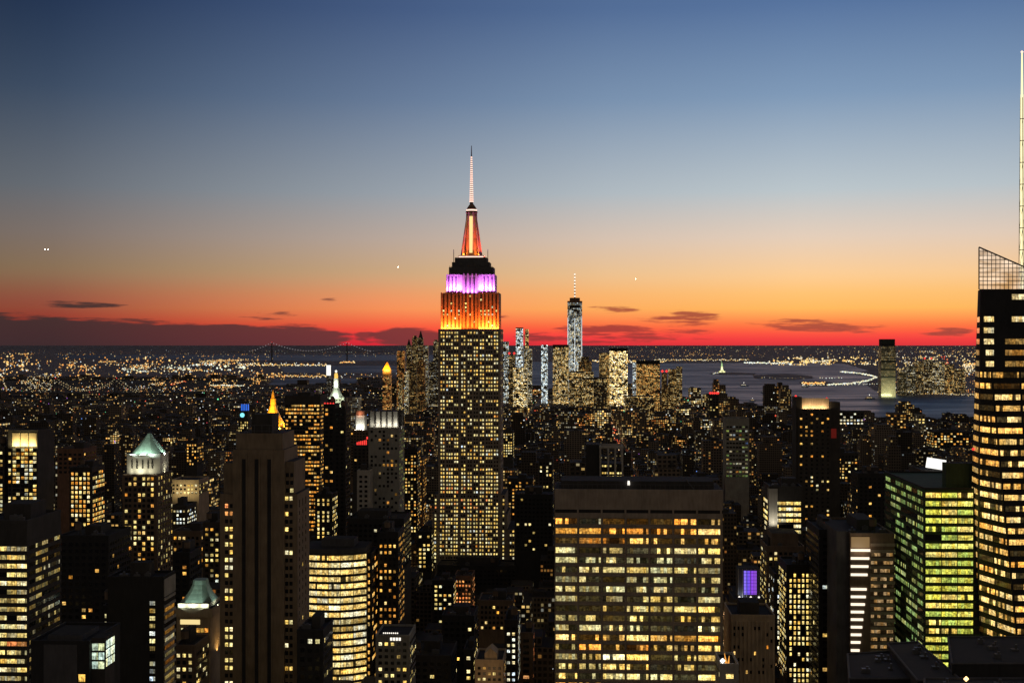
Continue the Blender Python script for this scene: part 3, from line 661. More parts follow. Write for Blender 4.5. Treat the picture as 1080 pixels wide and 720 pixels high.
for k in range(35):
    py = 313+11.75*k; z = EYE-(py-HZ)/F*Y0; hg = 2.45
    if z < 12: break
    if k < 7:
        if k >= 2: facet(EE, EC, z, frac(EE, EC, z, 1039.5 if k > 4 else 1037.5), frac(EE, EC, z, 1048), (1, .82, .42, 1.2), hg)
        if k in (0, 2): facet(EE, EC, z, frac(EE, EC, z, 1067), frac(EE, EC, z, 1082), (1, .8, .4, 1.2), hg)
        if k >= 4: facet(EE, EC, z, frac(EE, EC, z, 1060), frac(EE, EC, z, 1082), amb(.3, .45)(.9), hg)
        if k >= 2: facet(EA, EB, z, .2, .9, amb(.25, .5)(1.), hg)
        continue
    facet(EA, EB, z, .12, .86, amb(.5, .9)(random.choice((.6, 1., 1.2))), hg)
    Lm = math.dist(EB(z), EE(z)); nm = max(1, round(Lm/14)) if Lm > 5 else 0
    for i in range(nm): facet(EB, EE, z, (i+.04)/nm, (i+.97)/nm, amb(.7, 1.6)(random.choice((.1, .4, .5, .55, .65, .8))), hg)
    Lr = math.dist(EE(z), EC(z)); nr = max(1, round(Lr/13))
    for i in range(nr): facet(EE, EC, z, (i+.04)/nr, (i+.96)/nr, amb(.7, 1.6)(random.choice((.2, .45, .55, .7))), hg)
panes = [p for p in panes if p.c[0] < 16]
add_panes(root, panes, 'black', .08)
mb = MB(); cpl = [L(1033, 305, 591), L(1130, 305, 591), L(1130, 309, 591), L(1033, 260.5, 591)]
cpl = [Vector((p.x, 1., p.z)) for p in (L(1033.2, 305, Y0), L(1125, 305, Y0), L(1125, 301, Y0), L(1033.2, 260.5, Y0))]
zz = lambda x: L(1033.2, 260.5, Y0).z+(x-cpl[0].x)*((L(1125, 305, Y0).z+2-L(1033.2, 260.5, Y0).z)/(cpl[1].x-cpl[0].x))
mb.poly([cpl[0], cpl[1], (cpl[1].x, 1, zz(cpl[1].x)), cpl[3]], 0, [(0, 0), (40, 0), (40, 2), (0, 20)])
mb.obj('crown_glass', [M['crown']], root)
mb = MB(); x = cpl[0].x
while x < cpl[1].x-1: mb.beam((x, .9, zt), (x, .9, zz(x)), .16, 0, 4); x += 1.95
for k in range(10):
    z = zt+k*1.95
    if z > zz(cpl[0].x): break
    xe = cpl[0].x+(zz(cpl[0].x)-z)/((zz(cpl[0].x)-zz(cpl[1].x)))*(cpl[1].x-cpl[0].x); mb.beam((cpl[0].x, .9, z), (xe, .9, z), .15, 0, 4)
mb.beam((cpl[0].x, .8, zz(cpl[0].x)), (cpl[1].x, .8, zz(cpl[1].x)), .35, 0, 4); mb.beam((cpl[0].x, .8, zt), (cpl[0].x, .8, zz(cpl[0].x)), .3, 0, 4)
mb.obj('crown_mullion', [M['metal']], root)
sx = L(1077.9, 300, 612).x; sy = 22.
zsp = lambda py: EYE-(py-HZ)/F*612
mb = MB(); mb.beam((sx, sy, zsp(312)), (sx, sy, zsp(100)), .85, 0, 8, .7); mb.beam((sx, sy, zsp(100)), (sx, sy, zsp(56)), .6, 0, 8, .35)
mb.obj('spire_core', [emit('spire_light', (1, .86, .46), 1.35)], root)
mb = MB(); nb = 9
for k in range(nb):
    za, zc = zsp(310-k*23.), zsp(310-(k+1)*23.); ra, rb = 1.5-.09*k, 1.5-.09*(k+1)
    for i in range(3):
        t0, t1 = i*2.094+.5, (i+1)*2.094+.5
        mb.beam((sx+ra*math.cos(t0), sy+ra*math.sin(t0), za), (sx+rb*math.cos(t0), sy+rb*math.sin(t0), zc), .16, 0, 4)
        mb.beam((sx+ra*math.cos(t0), sy+ra*math.sin(t0), za), (sx+rb*math.cos(t1), sy+rb*math.sin(t1), zc), .14, 0, 4)
    mb.cyl(sx, sy, ra+.25, ra+.25, za, za+.35, 8)
mb.obj('spire_lattice', [M['white']], root)
mb = MB(); mb.octa((sx, sy, zsp(55)), .8); mb.obj('beacon', [M['bulb_pink']], root)
mb = MB(); p = L(1028.5, 473, 620); mb.box(p.x-2, p.x+2, p.y-2.5, p.y-1.5, p.z-.6, p.z+.6); mb.obj('red_sign', [M['bulb_red']], root)

# ---------------------------------------------------------------- green glass office block
h = Hero('green_glass_block', 'glass office block glowing green, two lit faces meeting at a corner', 976, 1052, 517, 620, 82, 690, 'office building', None, 'the green glass block')
h.body('black', parapet=1.2, roof=False)
mb = MB(); mb.box(h.lx(1003), h.w/2-1, 8, 15, h.h-.05, h.z(490), 0, 1); mb.obj('bulkhead', [wallmat('green_glass_wall', (.05, .09, .055)), M['roof']], h.root)
for r in range(22):
    py = 522+8.95*r
    for k in range(3): h.panes.append(Pane((h.lx(976.5+16.6*(k+.5)), 0, h.z(py)), (0, -1, 0), h.m(15.9), h.m(5.2), wcol('green', .96, random.choice((.6, .85, 1., 1.2)), 2)))
    for k in range(7): h.panes.append(Pane((-h.w/2, 3+k*11+5, h.z(py)), (-1, 0, 0), 9.9, h.m(4.6), wcol('dimg', .75, random.choice((.35, .6, .9)), 2)))
mb = MB()
for r in range(23): z = h.z(517.4+8.95*r); mb.box(-h.w/2-.35, h.w/2+.35, -.35, 82, z-.7, z+.6)
mb.obj('floor_band', [wallmat('green_spandrel', (.035, .075, .03))], h.root)
h.done('black', .04)
t = tower('roof_sign_tower', 'dark tower behind the green glass block carrying a white lit board', 972, 1003, 497, 760, 30, 520, 'dark', 'mixed', .15, sides=False, roof=False)
t.done()
mb = MB(); p = at(987.5, 489, 757); mb.box(-5.6, 5.6, 0, 1.2, -3., 3.); o = mb.obj('lit_board', [M['panel_white']]); o.location = p; o.rotation_euler = (0, math.radians(9), 0)
mb = MB()
for k in (-4, 4): mb.beam((k, .6, -8), (k, .6, -2.6), .22, 0, 5)
tag(o, 'bright white lit billboard standing above the green glass block', 'billboard'); mb.obj('post', [M['metal']], o)

# ---------------------------------------------------------------- banded tower with white strips
h = Hero('banded_tower', 'dark tower with a column of short white light strips down its corner', 897, 943, 564, 660, 60, 690, 'office building', None, 'the white-striped tower')
h.body('brown', roof=True)
h.box('glass_side', 'slate', 884, 897.2, 561, None, 3, 60)
ys = [580, 588.5, 597, 605.7, 621, 629, 637, 645, 653, 661, 669, 677, 685.5]
for k, y in enumerate(ys):
    wx = 20-11*(k/12)
    mb = MB(); mb.box(h.lx(897.6), h.lx(897.6+wx), -.5, 0, h.z(y+1.25), h.z(y-1.25)); mb.obj('light_strip', [M['strip']], h.root)
mb = MB(); mb.box(h.lx(898), h.lx(917), -.35, 0, h.z(577), h.z(566)); mb.obj('flood_glow_panel', [emit('panel_flood_emission', (.36, .22, .09), .6)], h.root)  # floodlight on this upper panel is put into its emission
mb = MB()
for y in ys+[573, 613, 694]: mb.box(h.lx(918), h.w/2+.3, -.4, 0, h.z(y+2.6), h.z(y-.6))
mb.obj('spandrel', [M['travertine']], h.root)
for y in ys+[613]: h.panes.append(Pane((h.lx(930), 0, h.z(y+4.4)), (0, -1, 0), h.m(23), h.m(3.4), (.36, .22, .09, .55)))
h.done('black', .05)
flood(h.root, (h.lx(907), -5, h.z(580)), (h.lx(907), 0, h.z(572)), (1, .75, .5), 300, 6)
tower('dark_tower', 'black narrow tower wedged beside the white-striped tower', 864, 884, 560, 690, 40, 720, 'black', 'mixed', .05).done()

# ---------------------------------------------------------------- green pyramid towers
def pyramid(h, x0, x1, xa0, xa1, ytop, ybase, mat, y0, y1, n=1, part='pyramid_roof', curve=0.):
    mb = MB(); c = (y0+y1)/2
    N_ = 5
    def sect(f):
        g = (1-f)**(1+curve); wa = h.lx(xa0)+(h.lx(x0)-h.lx(xa0))*g; wb = h.lx(xa1)+(h.lx(x1)-h.lx(xa1))*g; hd = (wb-wa)/2*(y1-y0)/(h.lx(x1)-h.lx(x0))
        ch = .22*(wb-wa); chd = .22*2*hd
        return [(wa+ch, c-hd), (wb-ch, c-hd), (wb, c-hd+chd), (wb, c+hd-chd), (wb-ch, c+hd), (wa+ch, c+hd), (wa, c+hd-chd), (wa, c-hd+chd)]
    for k in range(N_):
        f0, f1 = k/N_, (k+1)/N_; za, zc = h.z(ybase)+(h.z(ytop)-h.z(ybase))*f0, h.z(ybase)+(h.z(ytop)-h.z(ybase))*f1
        mb.prism(sect(f0), sect(f1), za, zc, 0, 0, bottom=k == 0)
    return mb.obj(part, [M[mat]], h.root)
h = Hero('pyramid_tower', 'stone tower with a floodlit white drum and pale green pyramid roof', 129, 166, 500, 800, 30, 612, 'skyscraper', None, 'the green pyramid tower')
h.box('wall', 'brown', 129, 166, 500, None, 0, 30)
mb = MB(); a, b = h.lx(130), h.lx(167)-.5; q = 5
OCT = [(a+q, 1), (b-q, 1), (b, 1+q), (b, 27-q), (b-q, 27), (a+q, 27), (a, 27-q), (a, 1+q)]
mb.prism(OCT, OCT, h.z(500), h.z(480.5), 0, 1); mb.obj('drum', [M['white'], M['roof']], h.root)
mb = MB(); mb.prism([(x*1.03-.3, y*1.03-.4) for x, y in OCT], [(x*1.03-.3, y*1.03-.4) for x, y in OCT], h.z(480.6), h.z(479), 0, 1); mb.obj('cornice', [M['white'], M['roof']], h.root)
for k, px in enumerate((138.5, 144, 150, 156, 160.5)): 
    mb = MB(); mb.box(h.lx(px-.7), h.lx(px+.7), .75, 1.3, h.z(494), h.z(485)); mb.obj('drum_opening', [M['black']], h.root)
pyramid(h, 134, 165, 148, 151.5, 458.5, 479.2, 'copper', 3, 25, curve=.12)
for r in range(19):
    py = 504.5+5.7*r; full = r in (0, 1, 10, 11); lt = .75 if full else .42
    for k, px in enumerate((133, 137, 142.5, 147.2, 151.8, 157, 161)):
        h.panes.append(Pane((h.lx(px), 0, h.z(py)), (0, -1, 0), 1.7, 1.9, wcol('cream' if random.random() < .8 else 'amber', lt if k not in (1, 5) else lt*.6, 1.2, 2)))
    for k in range(6): h.panes.append(Pane((h.w/2, 3+k*5, h.z(py)), (1, 0, 0), 2, 1.9, wcol('cream', .33, 1.2, 0, 3)))
h.done('brown')
for px in (134, 148, 162): flood(h.root, (h.lx(px), -2.2, h.z(500)+.4), (h.lx(px), 1.2, h.z(490)), (1, .92, .62), 380, 4, 1)
flood(h.root, (h.lx(169), 14, h.z(500)+.4), (h.lx(166), 14, h.z(490)), (1, .9, .6), 300, 1, 9)
for px in (138, 150, 161): flood(h.root, (h.lx(px), -.2, h.z(479)+.3), (h.lx(150), 12, h.z(464)), (.78, 1, .86), 800, 3, 1)
flood(h.root, (h.lx(168), 14, h.z(479)), (h.lx(152), 14, h.z(466)), (.78, 1, .86), 900, 1, 6)

h = Hero('green_roof_tower', 'lower stone tower with a flared truncated pale green roof and lit frieze', 184, 222, 641, 640, 22, 720, 'building', None, 'the flared green roof')
h.box('wall', 'tan', 186, 222, 650, None, 0, 22); h.box('cornice', 'tan', 184, 224, 641, 650.2, -.8, 23)
pyramid(h, 186.5, 220.5, 198.3, 211.8, 614.5, 636.5, 'copper', 1, 21, curve=.75, part='flared_roof')
h.box('attic', 'tan', 187, 220, 636.5, 641.2, .6, 21.4)
mb = MB(); mb.box(h.lx(190), h.lx(211), -.12, .2, h.z(658), h.z(653)); mb.obj('lit_frieze', [emit('frieze_light', (1, .78, .34), .95)], h.root)
for r in range(9):
    py = 664+7.2*r
    for px in (193, 201, 209, 213.5, 218): h.panes.append(Pane((h.lx(px), 0, h.z(py)), (0, -1, 0), 1.9, 2.1, wcol('warm', .5 if px > 205 else .3, 1.2, 1)))
    for k in range(4): h.panes.append(Pane((h.w/2-.95, 3+k*5, h.z(py)), (1, 0, 0), 2.4, 2.1, wcol('amber', .7, 1.2, 0, 3)))
h.done('tan')
for px in (190, 203, 216): flood(h.root, (h.lx(px), -1.6, h.z(639)), (h.lx(204), 9, h.z(624)), (.78, 1, .88), 420, 2.5, .8)
flood(h.root, (h.lx(226), 10, h.z(640)), (h.lx(214), 10, h.z(628)), (.78, 1, .88), 260, 1, 4)
flood(h.root, (h.lx(226), 12, h.z(690)), (h.lx(221), 12, h.z(672)), (1, .6, .2), 500, 2, 8)

# ---------------------------------------------------------------- dark and lit blocks on the left
h = Hero('blank_dark_tower', 'black blank-fronted tower with one column of lit windows', 113, 173, 610, 560, 16, 720, 'office building', None, 'the blank black tower')
h.body('black')
for r in range(14):
    py = 635.5+7.95*r
    h.panes.append(Pane((h.lx(161), 0, h.z(py)), (0, -1, 0), h.m(5.8), h.m(4.4), wcol('white' if random.random() < .6 else 'cream', .9, random.choice((.8, 1.2)), 0)))
    if r: h.panes.append(Pane((h.w/2, 8, h.z(py)), (1, 0, 0), 13, h.m(4.6), wcol(random.choice(['amber', 'cream']), .9, .8, 0, 2)))
mb = MB()
for r in range(15): z = h.z(631.8+7.95*r); mb.box(h.w/2, h.w/2+.5, .5, 15.5, z-.6, z+.6)
mb.box(h.w/2, h.w/2+.4, .5, 15.5, h.z(629), h.h-.3); mb.obj('side_cladding', [M['pale']], h.root)
h.done('black', .08)
h = Hero('corner_office', 'large office block at the frame edge with yellow window bands on two faces', -26, 29, 551, 520, 34, 720, 'office building', None, 'the yellow-banded corner office')
h.body('dark')
for r in range(18):
    py = 578+9.1*r
    for k in range(5): h.panes.append(Pane((h.lx(-25+10.8*(k+.5)), 0, h.z(py)), (0, -1, 0), h.m(10.4), h.m(5.2), wcol('red' if r == 11 and k > 2 else 'cream' if random.random() < .85 else 'pale', .94, random.choice((.7, 1., 1.2)), 1, 4)))
    for k in range(5): h.panes.append(Pane((h.w/2, 2+6.2*(k+.5), h.z(py)), (1, 0, 0), 5.7, h.m(4.6), wcol('cream', .8, random.choice((.3, .6, .8)), 0, 2)))
mb = MB()
for r in range(19): z = h.z(573.5+9.1*r); mb.box(-h.w/2-.3, h.w/2+.3, -.3, 34, z-.9, z+.8)
mb.obj('floor_band', [M['dark']], h.root); h.done('black', .04)
h = Hero('gold_panel_tower', 'dark tower with three glowing gold panels on top and lit window bays', 8, 40, 455, 900, 28, 552, 'office building', None, 'the gold-panelled tower')
h.body('dark', roof=False)
for k in range(3):
    mb = MB(); xa = 13+9*k; mb.box(h.lx(xa), h.lx(xa+8), -.4, 0, h.z(470.5), h.z(456.5)); mb.obj('gold_panel', [wallmat('panel_stone', (.6, .5, .32))], h.root)
    flood(h.root, (h.lx(xa+4), -3.5, h.z(471)), (h.lx(xa+4), 0, h.z(464)), (1, .78, .34), 1050, 4.6, 1.)
for r in range(17):
    for k in range(3):
        for j in range(2): h.panes.append(Pane((h.lx(13+9*k+2.1+3.9*j), 0, h.z(474+4.25*r)), (0, -1, 0), 2.3, 1.8, wcol('mixed', .2 if r in (9, 10, 13) else .8, 1.2, 1)))
    h.panes.append(Pane((h.lx(10), 0, h.z(474+4.25*r)), (0, -1, 0), 1.7, 1.8, wcol('mixed', .6, 1.2, 1)))
h.done('black')
tower('bay_wing', 'dark side wing with one bay of lit windows beside the gold-panelled tower', -14, 5, 472, 905, 28, 552, 'dark', 'mixed', .65, 2.8, 2.85, .6, .6, sides=False).done()
t = tower('amber_block', 'mid-rise block packed with amber and cream windows on both faces', 73, 97, 494, 950, 26, 555, 'dark', 'warm', .9, 2.8, 3.4, .6, .6, short='the amber packed block', lo=2); t.done()
tower('brown_penthouse_block', 'brown block with a dim glowing brick penthouse behind the amber packed block', 60, 88, 474, 1080, 30, 500, 'brick', 'amber', .06).done()
h = Hero('low_dark_block', 'low black block with a bright white glazed stair on its side', 32, 95, 678, 450, 30, 720, 'building', None, 'the block with the white glazed stair')
h.body('black', roof=False); h.box('bulkhead', 'slate', 45, 82, 672, 678.2, 4, 20)
h.box('front_panel', 'slate', 46, 82, 679, None, -.3, .2)
mb = MB(); mb.box(h.w/2, h.w/2+4.8, 2, 11, 0, h.z(673), 0, 1); mb.obj('stair_wing', [M['dark'], M['roof']], h.root)
for r in range(3):
    for k in range(2): h.panes.append(Pane((h.w/2+4.8, 4.3+4.3*k, h.z(680.5+9.6*r)), (1, 0, 0), 4., h.m(8.2), (.86, 1., .76, 1.2)))
    for k in range(2): h.panes.append(Pane((h.w/2+1.25+2.3*k, 2, h.z(682.5+9.6*r)), (0, -1, 0), 2.1, h.m(7.6), (.8, 1., .72, 1.2) if k else (.5, .62, .45, 1.2)))
h.panes.append(Pane((h.lx(87), 0, h.z(714)), (0, -1, 0), 2.4, 2.6, (1, .6, .12, 1.2))); h.done('metal')
# ---------------------------------------------------------------- mid distance towers
h = Hero('crown_lit_tower', 'grey tower whose flat crown glows white between dark piers', 388.5, 421, 450, 1000, 30, 545, 'skyscraper', None, 'the white-crowned grey tower')
h.box('wall', 'grey', 388.5, 421, 450, None, 0, 30); h.box('crown_core', 'white', 389.5, 420.2, 434, 450.2, 2, 28)
mb = MB()
for k in range(6): x = 389.3+6.15*k; mb.box(h.lx(x-.8), h.lx(x+.8), -.1, 2, h.z(450), h.z(433.2))
for k in range(5): mb.box(h.lx(420.2), h.lx(420.2)+1., 1+k*6.2, 2.2+k*6.2, h.z(450), h.z(433.2))
mb.obj('crown_pier', [M['dark']], h.root)
for k in range(5): x = h.lx(392.4+6.15*k); flood(h.root, (x, -1.6, h.z(450)+.3), (x, 2, h.z(444)), (1, .92, .74), 330 if k else 130, 3, .8)
flood(h.root, (h.lx(420.2)+4, 15, h.z(450)+.3), (h.lx(420.2), 15, h.z(443)), (1, .93, .76), 450, 1, 22)
for r in range(20):
    for k in range(7):
        py = 455+4.4*r; h.panes.append(Pane((h.lx(392+4.3*k), 0, h.z(py)), (0, -1, 0), 1.8, 1.9, wcol('amber', .55 if r in (2, 7, 8) and 1 < k < 6 else .05, 1.2, 0, 3)))
    for k in range(5): h.panes.append(Pane((h.w/2, 3+6*k, h.z(455+4.4*r)), (1, 0, 0), 2, 1.9, wcol('dimg', .25)))
h.panes = [q for q in h.panes if q.col[0] > 0 or random.random() < .5]; h.done('grey')
tower('pale_slab', 'plain pale grey slab leaning against the white-crowned grey tower', 376.5, 390, 497, 985, 20, 548, 'pale', 'mixed', .0, sides=False).done()
tower('low_wide_block', 'dark wide block with a flat roof below the white-crowned grey tower', 366, 426, 548, 930, 40, 600, 'black', 'cream', .08, short='the flat dark block').done()
tower('amber_slab', 'broad slab with many rows of amber office light behind the stepped stone tower', 300, 338, 418, 1400, 40, 560, 'dark', 'amber', .82, 3.0, 4.1, .8, .45, top=8, seg=1.0, short='the amber office slab', lo=1).done()
t = tower('red_lamp_tower', 'slender dark tower with a row of red lamps on its roof', 341, 353, 427, 1150, 24, 520, 'black', 'amber', .3, 3.4, 4.)
t.done(); mb = MB()
for k in range(4): mb.octa((t.lx(342.5+3*k), .5, t.h+1.4), 1.0)
mb.obj('roof_lamp_row', [M['bulb_red']], t.root)
tower('slim_black_tower', 'slim black tower with a pale edge in front of the white pointed tower', 352, 364.5, 432, 1080, 24, 580, 'black', 'cream', .04).done()
t = tower('amber_column_block', 'narrow block with bright vertical columns of amber windows', 332, 350, 522, 1000, 24, 575, 'black', 'cream', .9, 3.2, 3.2, .4, .6, lo=2); t.done()
t = tower('white_cap_tower', 'tower capped by a glowing white octagonal lantern', 369, 389, 454, 1700, 30, 500, 'brown', 'mixed', .12, short='the white lantern tower', roof=False); t.done()
mb = MB(); mb.cyl(t.lx(379), 13, 8, 7.6, t.h-.1, t.z(438), 8); mb.obj('lantern', [M['white']], t.root)
mb = MB(); mb.cyl(t.lx(379), 13, 8.4, 7.2, t.z(438), t.z(433.5), 8); mb.obj('lantern_cap', [M['brick']], t.root)
for k in range(-1, 2): flood(t.root, (t.lx(379)+k*6, 13-13, t.h+1), (t.lx(379)+k*2, 8, t.z(446)), (1, .95, .8), 1900, 3, 1)
flood(t.root, (t.lx(379), 1, t.z(438)+2), (t.lx(379), 8, t.z(435)), (1, .5, .3), 900, 6, 1)
t = tower('red_sign_block', 'dark block carrying a glowing red rooftop sign', 372, 391, 470, 1350, 24, 497, 'dark', 'amber', .1, roof=False); t.done()
mb = MB()
for k, hh in enumerate((3, 3.6, 4.2, 4.4, 5.0, 5.2)): x = t.lx(376.5+1.9*k); mb.box(x-.6, x+.6, 1, 1.5, t.h+.8, t.h+.8+hh)
mb.box(t.lx(386.3), t.lx(387.8), 1, 1.5, t.h+7, t.h+9.5); mb.beam((t.lx(375.5), 1.3, t.h+.6), (t.lx(388), 1.3, t.h+.6), .2); mb.obj('red_sign', [M['bulb_red']], t.root)
# gold pyramid tower
h = Hero('gold_pyramid_tower', 'tower with a steep gilded pyramid roof and spire glowing orange', 262, 300, 452, 1950, 50, 475, 'skyscraper', None, 'the gold pyramid tower')
h.body('limestone', roof=False); pyramid(h, 272, 297, 281.5, 286.5, 427, 451, 'gold', 6, 42, curve=.25)
mb = MB(); mb.cyl(h.lx(284), 24, 4.6, 4.0, h.z(427.2), h.z(421), 8); mb.cyl(h.lx(284), 24, 3.4, .2, h.z(421), h.z(411.5), 8); mb.obj('spire', [M['gold']], h.root)
for px in (274, 284, 294): flood(h.root, (h.lx(px), -4, h.z(451.5)), (h.lx(284), 20, h.z(430)), (1, .50, .05), 26000, 6, 2)
flood(h.root, (h.lx(300), 24, h.z(451.5)), (h.lx(286), 24, h.z(432)), (1, .50, .05), 22000, 2, 10)
flood(h.root, (h.lx(284), -8, h.z(436)), (h.lx(284), 22, h.z(420)), (1, .55, .1), 15000, 4, 2)
mb = MB()
for px, py in ((291, 449), (294.5, 451), (296.5, 447), (272, 444)): mb.octa((h.lx(px), 2, h.z(py)), 1.5)
mb.obj('eave_lamp_row', [M['mastglass']], h.root)
h.grid('front', 263, 299, 454, 475, 12, 7, .5, .5, .25, 'amber'); h.done()
# white campanile
h = Hero('pointed_clock_tower', 'slender floodlit white tower with pointed roof and golden lantern', 346.5, 360.5, 419, 2100, 22, 436, 'skyscraper', None, 'the white pointed tower')
h.box('shaft', 'white', 346.8, 360.5, 419, None, 0, 22)
pyramid(h, 347, 360, 351.2, 355.4, 407.5, 419.2, 'white', 1, 20)
mb = MB(); mb.cyl(h.lx(353.2), 10.5, 4.6, 4.2, h.z(407.8), h.z(399), 8); mb.obj('cupola', [M['white']], h.root)
mb = MB(); mb.cyl(h.lx(353.2), 10.5, 3.2, 2.4, h.z(399), h.z(393.5), 8); mb.obj('lantern', [emit('gold_lantern', (1, .6, .12), 1.1)], h.root)
mb = MB(); mb.octa((h.lx(353.2), 10.5, h.z(391.6)), 2.4); mb.beam((h.lx(353.2), 10.5, h.z(394)), (h.lx(353.2), 10.5, h.z(390)), .6); mb.obj('beacon', [M['bulb_white']], h.root)
for r in range(2):
    for k in range(4): h.panes.append(Pane((h.lx(348.8+3.2*k), 0, h.z(422+3.4*r)), (0, -1, 0), 2, 2.6, (0, 0, 0, 0)))
h.done('white')
flood(h.root, (h.lx(353.5), -16, h.z(432)), (h.lx(353.5), 0, h.z(420)), (.86, 1, .66), 6500, 14, 2)
flood(h.root, (h.lx(353.5), -7, h.z(418)), (h.lx(353.2), 6, h.z(411)), (.8, 1, .78), 3600, 12, 2)
flood(h.root, (h.lx(353.5), 0, h.z(407)), (h.lx(353.2), 8, h.z(402)), (.95, 1, .85), 2600, 6, 1)
flood(h.root, (h.lx(368), 8, h.z(425)), (h.lx(361), 10, h.z(420)), (.86, 1, .66), 3000, 2, 12)
# blue clock tower
h = Hero('blue_clock_tower', 'clock tower lit blue at the top with a cyan dial', 251, 262, 442, 2600, 26, 458, 'tower', None, 'the blue clock tower')
h.box('wall', 'dark', 251, 262, 442, None, 0, 24); h.box('belfry', 'dark', 252.5, 261, 433, 442.2, 1, 18)
mb = MB(); mb.box(h.lx(253), h.lx(260.6), 3, 15, h.z(433), h.z(426.4)); mb.obj('blue_lantern', [emit('blue_lantern_glow', (.04, .18, .9), .9)], h.root)
mb = MB()
for k in range(4): mb.box(h.lx(253.2+2.3*k), h.lx(254.0+2.3*k), 2, 3, h.z(433), h.z(426))
mb.obj('lantern_pier', [M['dark']], h.root)
mb = MB(); n_ = 18; c = (h.lx(255.4), h.z(437.6)); ring_ = [(c[0]+4.6*math.cos(2*math.pi*i/n_), .8, c[1]+4.6*math.sin(2*math.pi*i/n_)) for i in range(n_)]
mb.poly(ring_); mb.obj('clock_dial', [M['clock']], h.root)
h.grid('front', 251, 262, 444, 458, 5, 5, .5, .6, .5, 'cream'); h.done()
# crown lit tower on the right
h = Hero('amber_crown_tower', 'tall dark tower topped by a glowing amber screen wall', 842, 876, 432, 1500, 36, 560, 'skyscraper', None, 'the amber-topped tower')
h.body('dark', roof=False)
h.box('crown_wall', 'travertine', 846, 875, 420, 432.2, 5, 8); h.box('crown_post', 'dark', 840, 846.3, 418.5, None, 2, 30); h.box('crown_post', 'dark', 876, 886.5, 424, None, 4, 30)
for px in (851, 860, 869): flood(h.root, (h.lx(px), .8, h.z(432)+.3), (h.lx(px), 5, h.z(427)), (1, .66, .30), 2300, 8, 1)
for r in range(28):
    for k in range(6): h.panes.append(Pane((h.lx(845+5.6*k), 0, h.z(437+4.4*r)), (0, -1, 0), 2.4, 2.1, wcol('amber' if random.random() < .7 else 'cream', .24, 1.2, 1)))
h.done()
mb = MB(); mb.octa((h.lx(841), 10, h.z(418)), 1.6); mb.octa((h.lx(873), 7, h.z(420)), 1.2); mb.obj('aviation_lamp', [M['bulb_red']], h.root)
mb = MB(); mb.box(h.lx(877), h.lx(882.5), 3.4, 4, h.z(462), h.z(452)); mb.obj('red_banner', [emit('red_banner_glow', (.5, .03, .02), .16)], h.root)
h = Hero('grey_pale_slab', 'pale grey slab tower with a blank top and faint coloured windows', 765, 790, 441.5, 1700, 30, 500, 'office building', None, 'the pale grey slab')
h.body('grey', roof=False)
for r in range(13):
    for k in range(7):
        pal = 'blue' if r in (4, 5) and random.random() < .3 else random.choice(['dimg', 'dimg', 'white', 'amber']); h.panes.append(Pane((h.lx(767.5+3.3*k), 0, h.z(450+4.3*r)), (0, -1, 0), 3.2, 2.2, wcol(pal, .4 if r < 9 else .7, 1.2, 0, 2 if pal != 'dimg' else 4)))
h.done('grey')
h = Hero('framed_tower', 'tower with a pale open column frame on its top behind the broad travertine slab', 633, 657, 471, 1050, 26, 520, 'office building', None, 'the column-framed tower')
h.box('wall', 'dark', 634, 656.5, 489, None, 2, 26); h.box('dark_wing', 'black', 618, 632.6, 469, None, 2, 26)
mb = MB()
for px in (633.2, 641.6, 649, 656.4): mb.box(h.lx(px)-.7, h.lx(px)+.7, 0, 1.4, h.z(520), h.z(472.5))
mb.box(h.lx(632), h.lx(657.4), -.1, 1.5, h.z(472.5), h.z(470.2)); mb.box(h.lx(632), h.lx(657.4), 23, 24.5, h.z(472.5), h.z(470.2))
for px in (633.2, 656.4): mb.box(h.lx(px)-.7, h.lx(px)+.7, 1.5, 23, h.z(472.5), h.z(471)); mb.box(h.lx(px)-.7, h.lx(px)+.7, 23, 24.4, h.z(489), h.z(472.5))
mb.obj('column_frame', [M['pale']], h.root)
h.grid('front', 634.5, 656, 489.5, 512, 8, 6, .7, .45, .6, 'cream', y0=2); h.done()
# purple lit box and its neighbours
h = Hero('purple_screen_tower', 'tower with a glazed box on top glowing violet', 774, 806, 632, 760, 24, 660, 'office building', None, 'the violet glass box')
h.body('dark', roof=False, parapet=.4)
h.box('glass_box', 'slate', 779, 801, 600, 632.2, 2, 14)
mb = MB(); mb.box(h.lx(785), h.lx(798.2), 1.4, 2, h.z(627), h.z(602)); 
mV, NV = newmat('violet_screen'); x_, y_, _ = NV.sep(NV.n('ShaderNodeUVMap').outputs[0])
bar = NV.maprange(NV.m('ABSOLUTE', NV.m('SUBTRACT', NV.m('FRACT', NV.m('DIVIDE', y_, 2.)), .5)), .38, .46, 1, .45); bx_ = NV.maprange(NV.m('ABSOLUTE', NV.m('SUBTRACT', NV.m('FRACT', NV.m('DIVIDE', x_, 1.9)), .5)), .38, .46, 1, .5)
princ(NV, (.02, .02, .03), .3, ecol=NV.ramp(NV.maprange(x_, 0, 7.4), [(0, (.30, .20, 1)), (.3, (.16, .10, .9)), (.6, (.28, .06, .85)), (1, (.34, .10, .8))]), estr=NV.m('MULTIPLY', bar, bx_))
mb.obj('violet_screen', [mV], h.root)
mb = MB()
for k in range(6): x = h.lx(779+4.4*k); mb.box(x-.12, x+.12, 1.2, 1.4, h.z(632), h.z(600))
mb.obj('glass_box_mullion', [M['pale']], h.root)
mb = MB()
for px in (780, 792, 800.5): mb.octa((h.lx(px), .6, h.z(629.5)), .75)
mb.obj('roof_lamp_row', [M['bulb_white']], h.root)
flood(h.root, (h.lx(782), -1, h.z(632)+.4), (h.lx(782), 2, h.z(620)), (.7, .8, 1), 160, 2, .5)
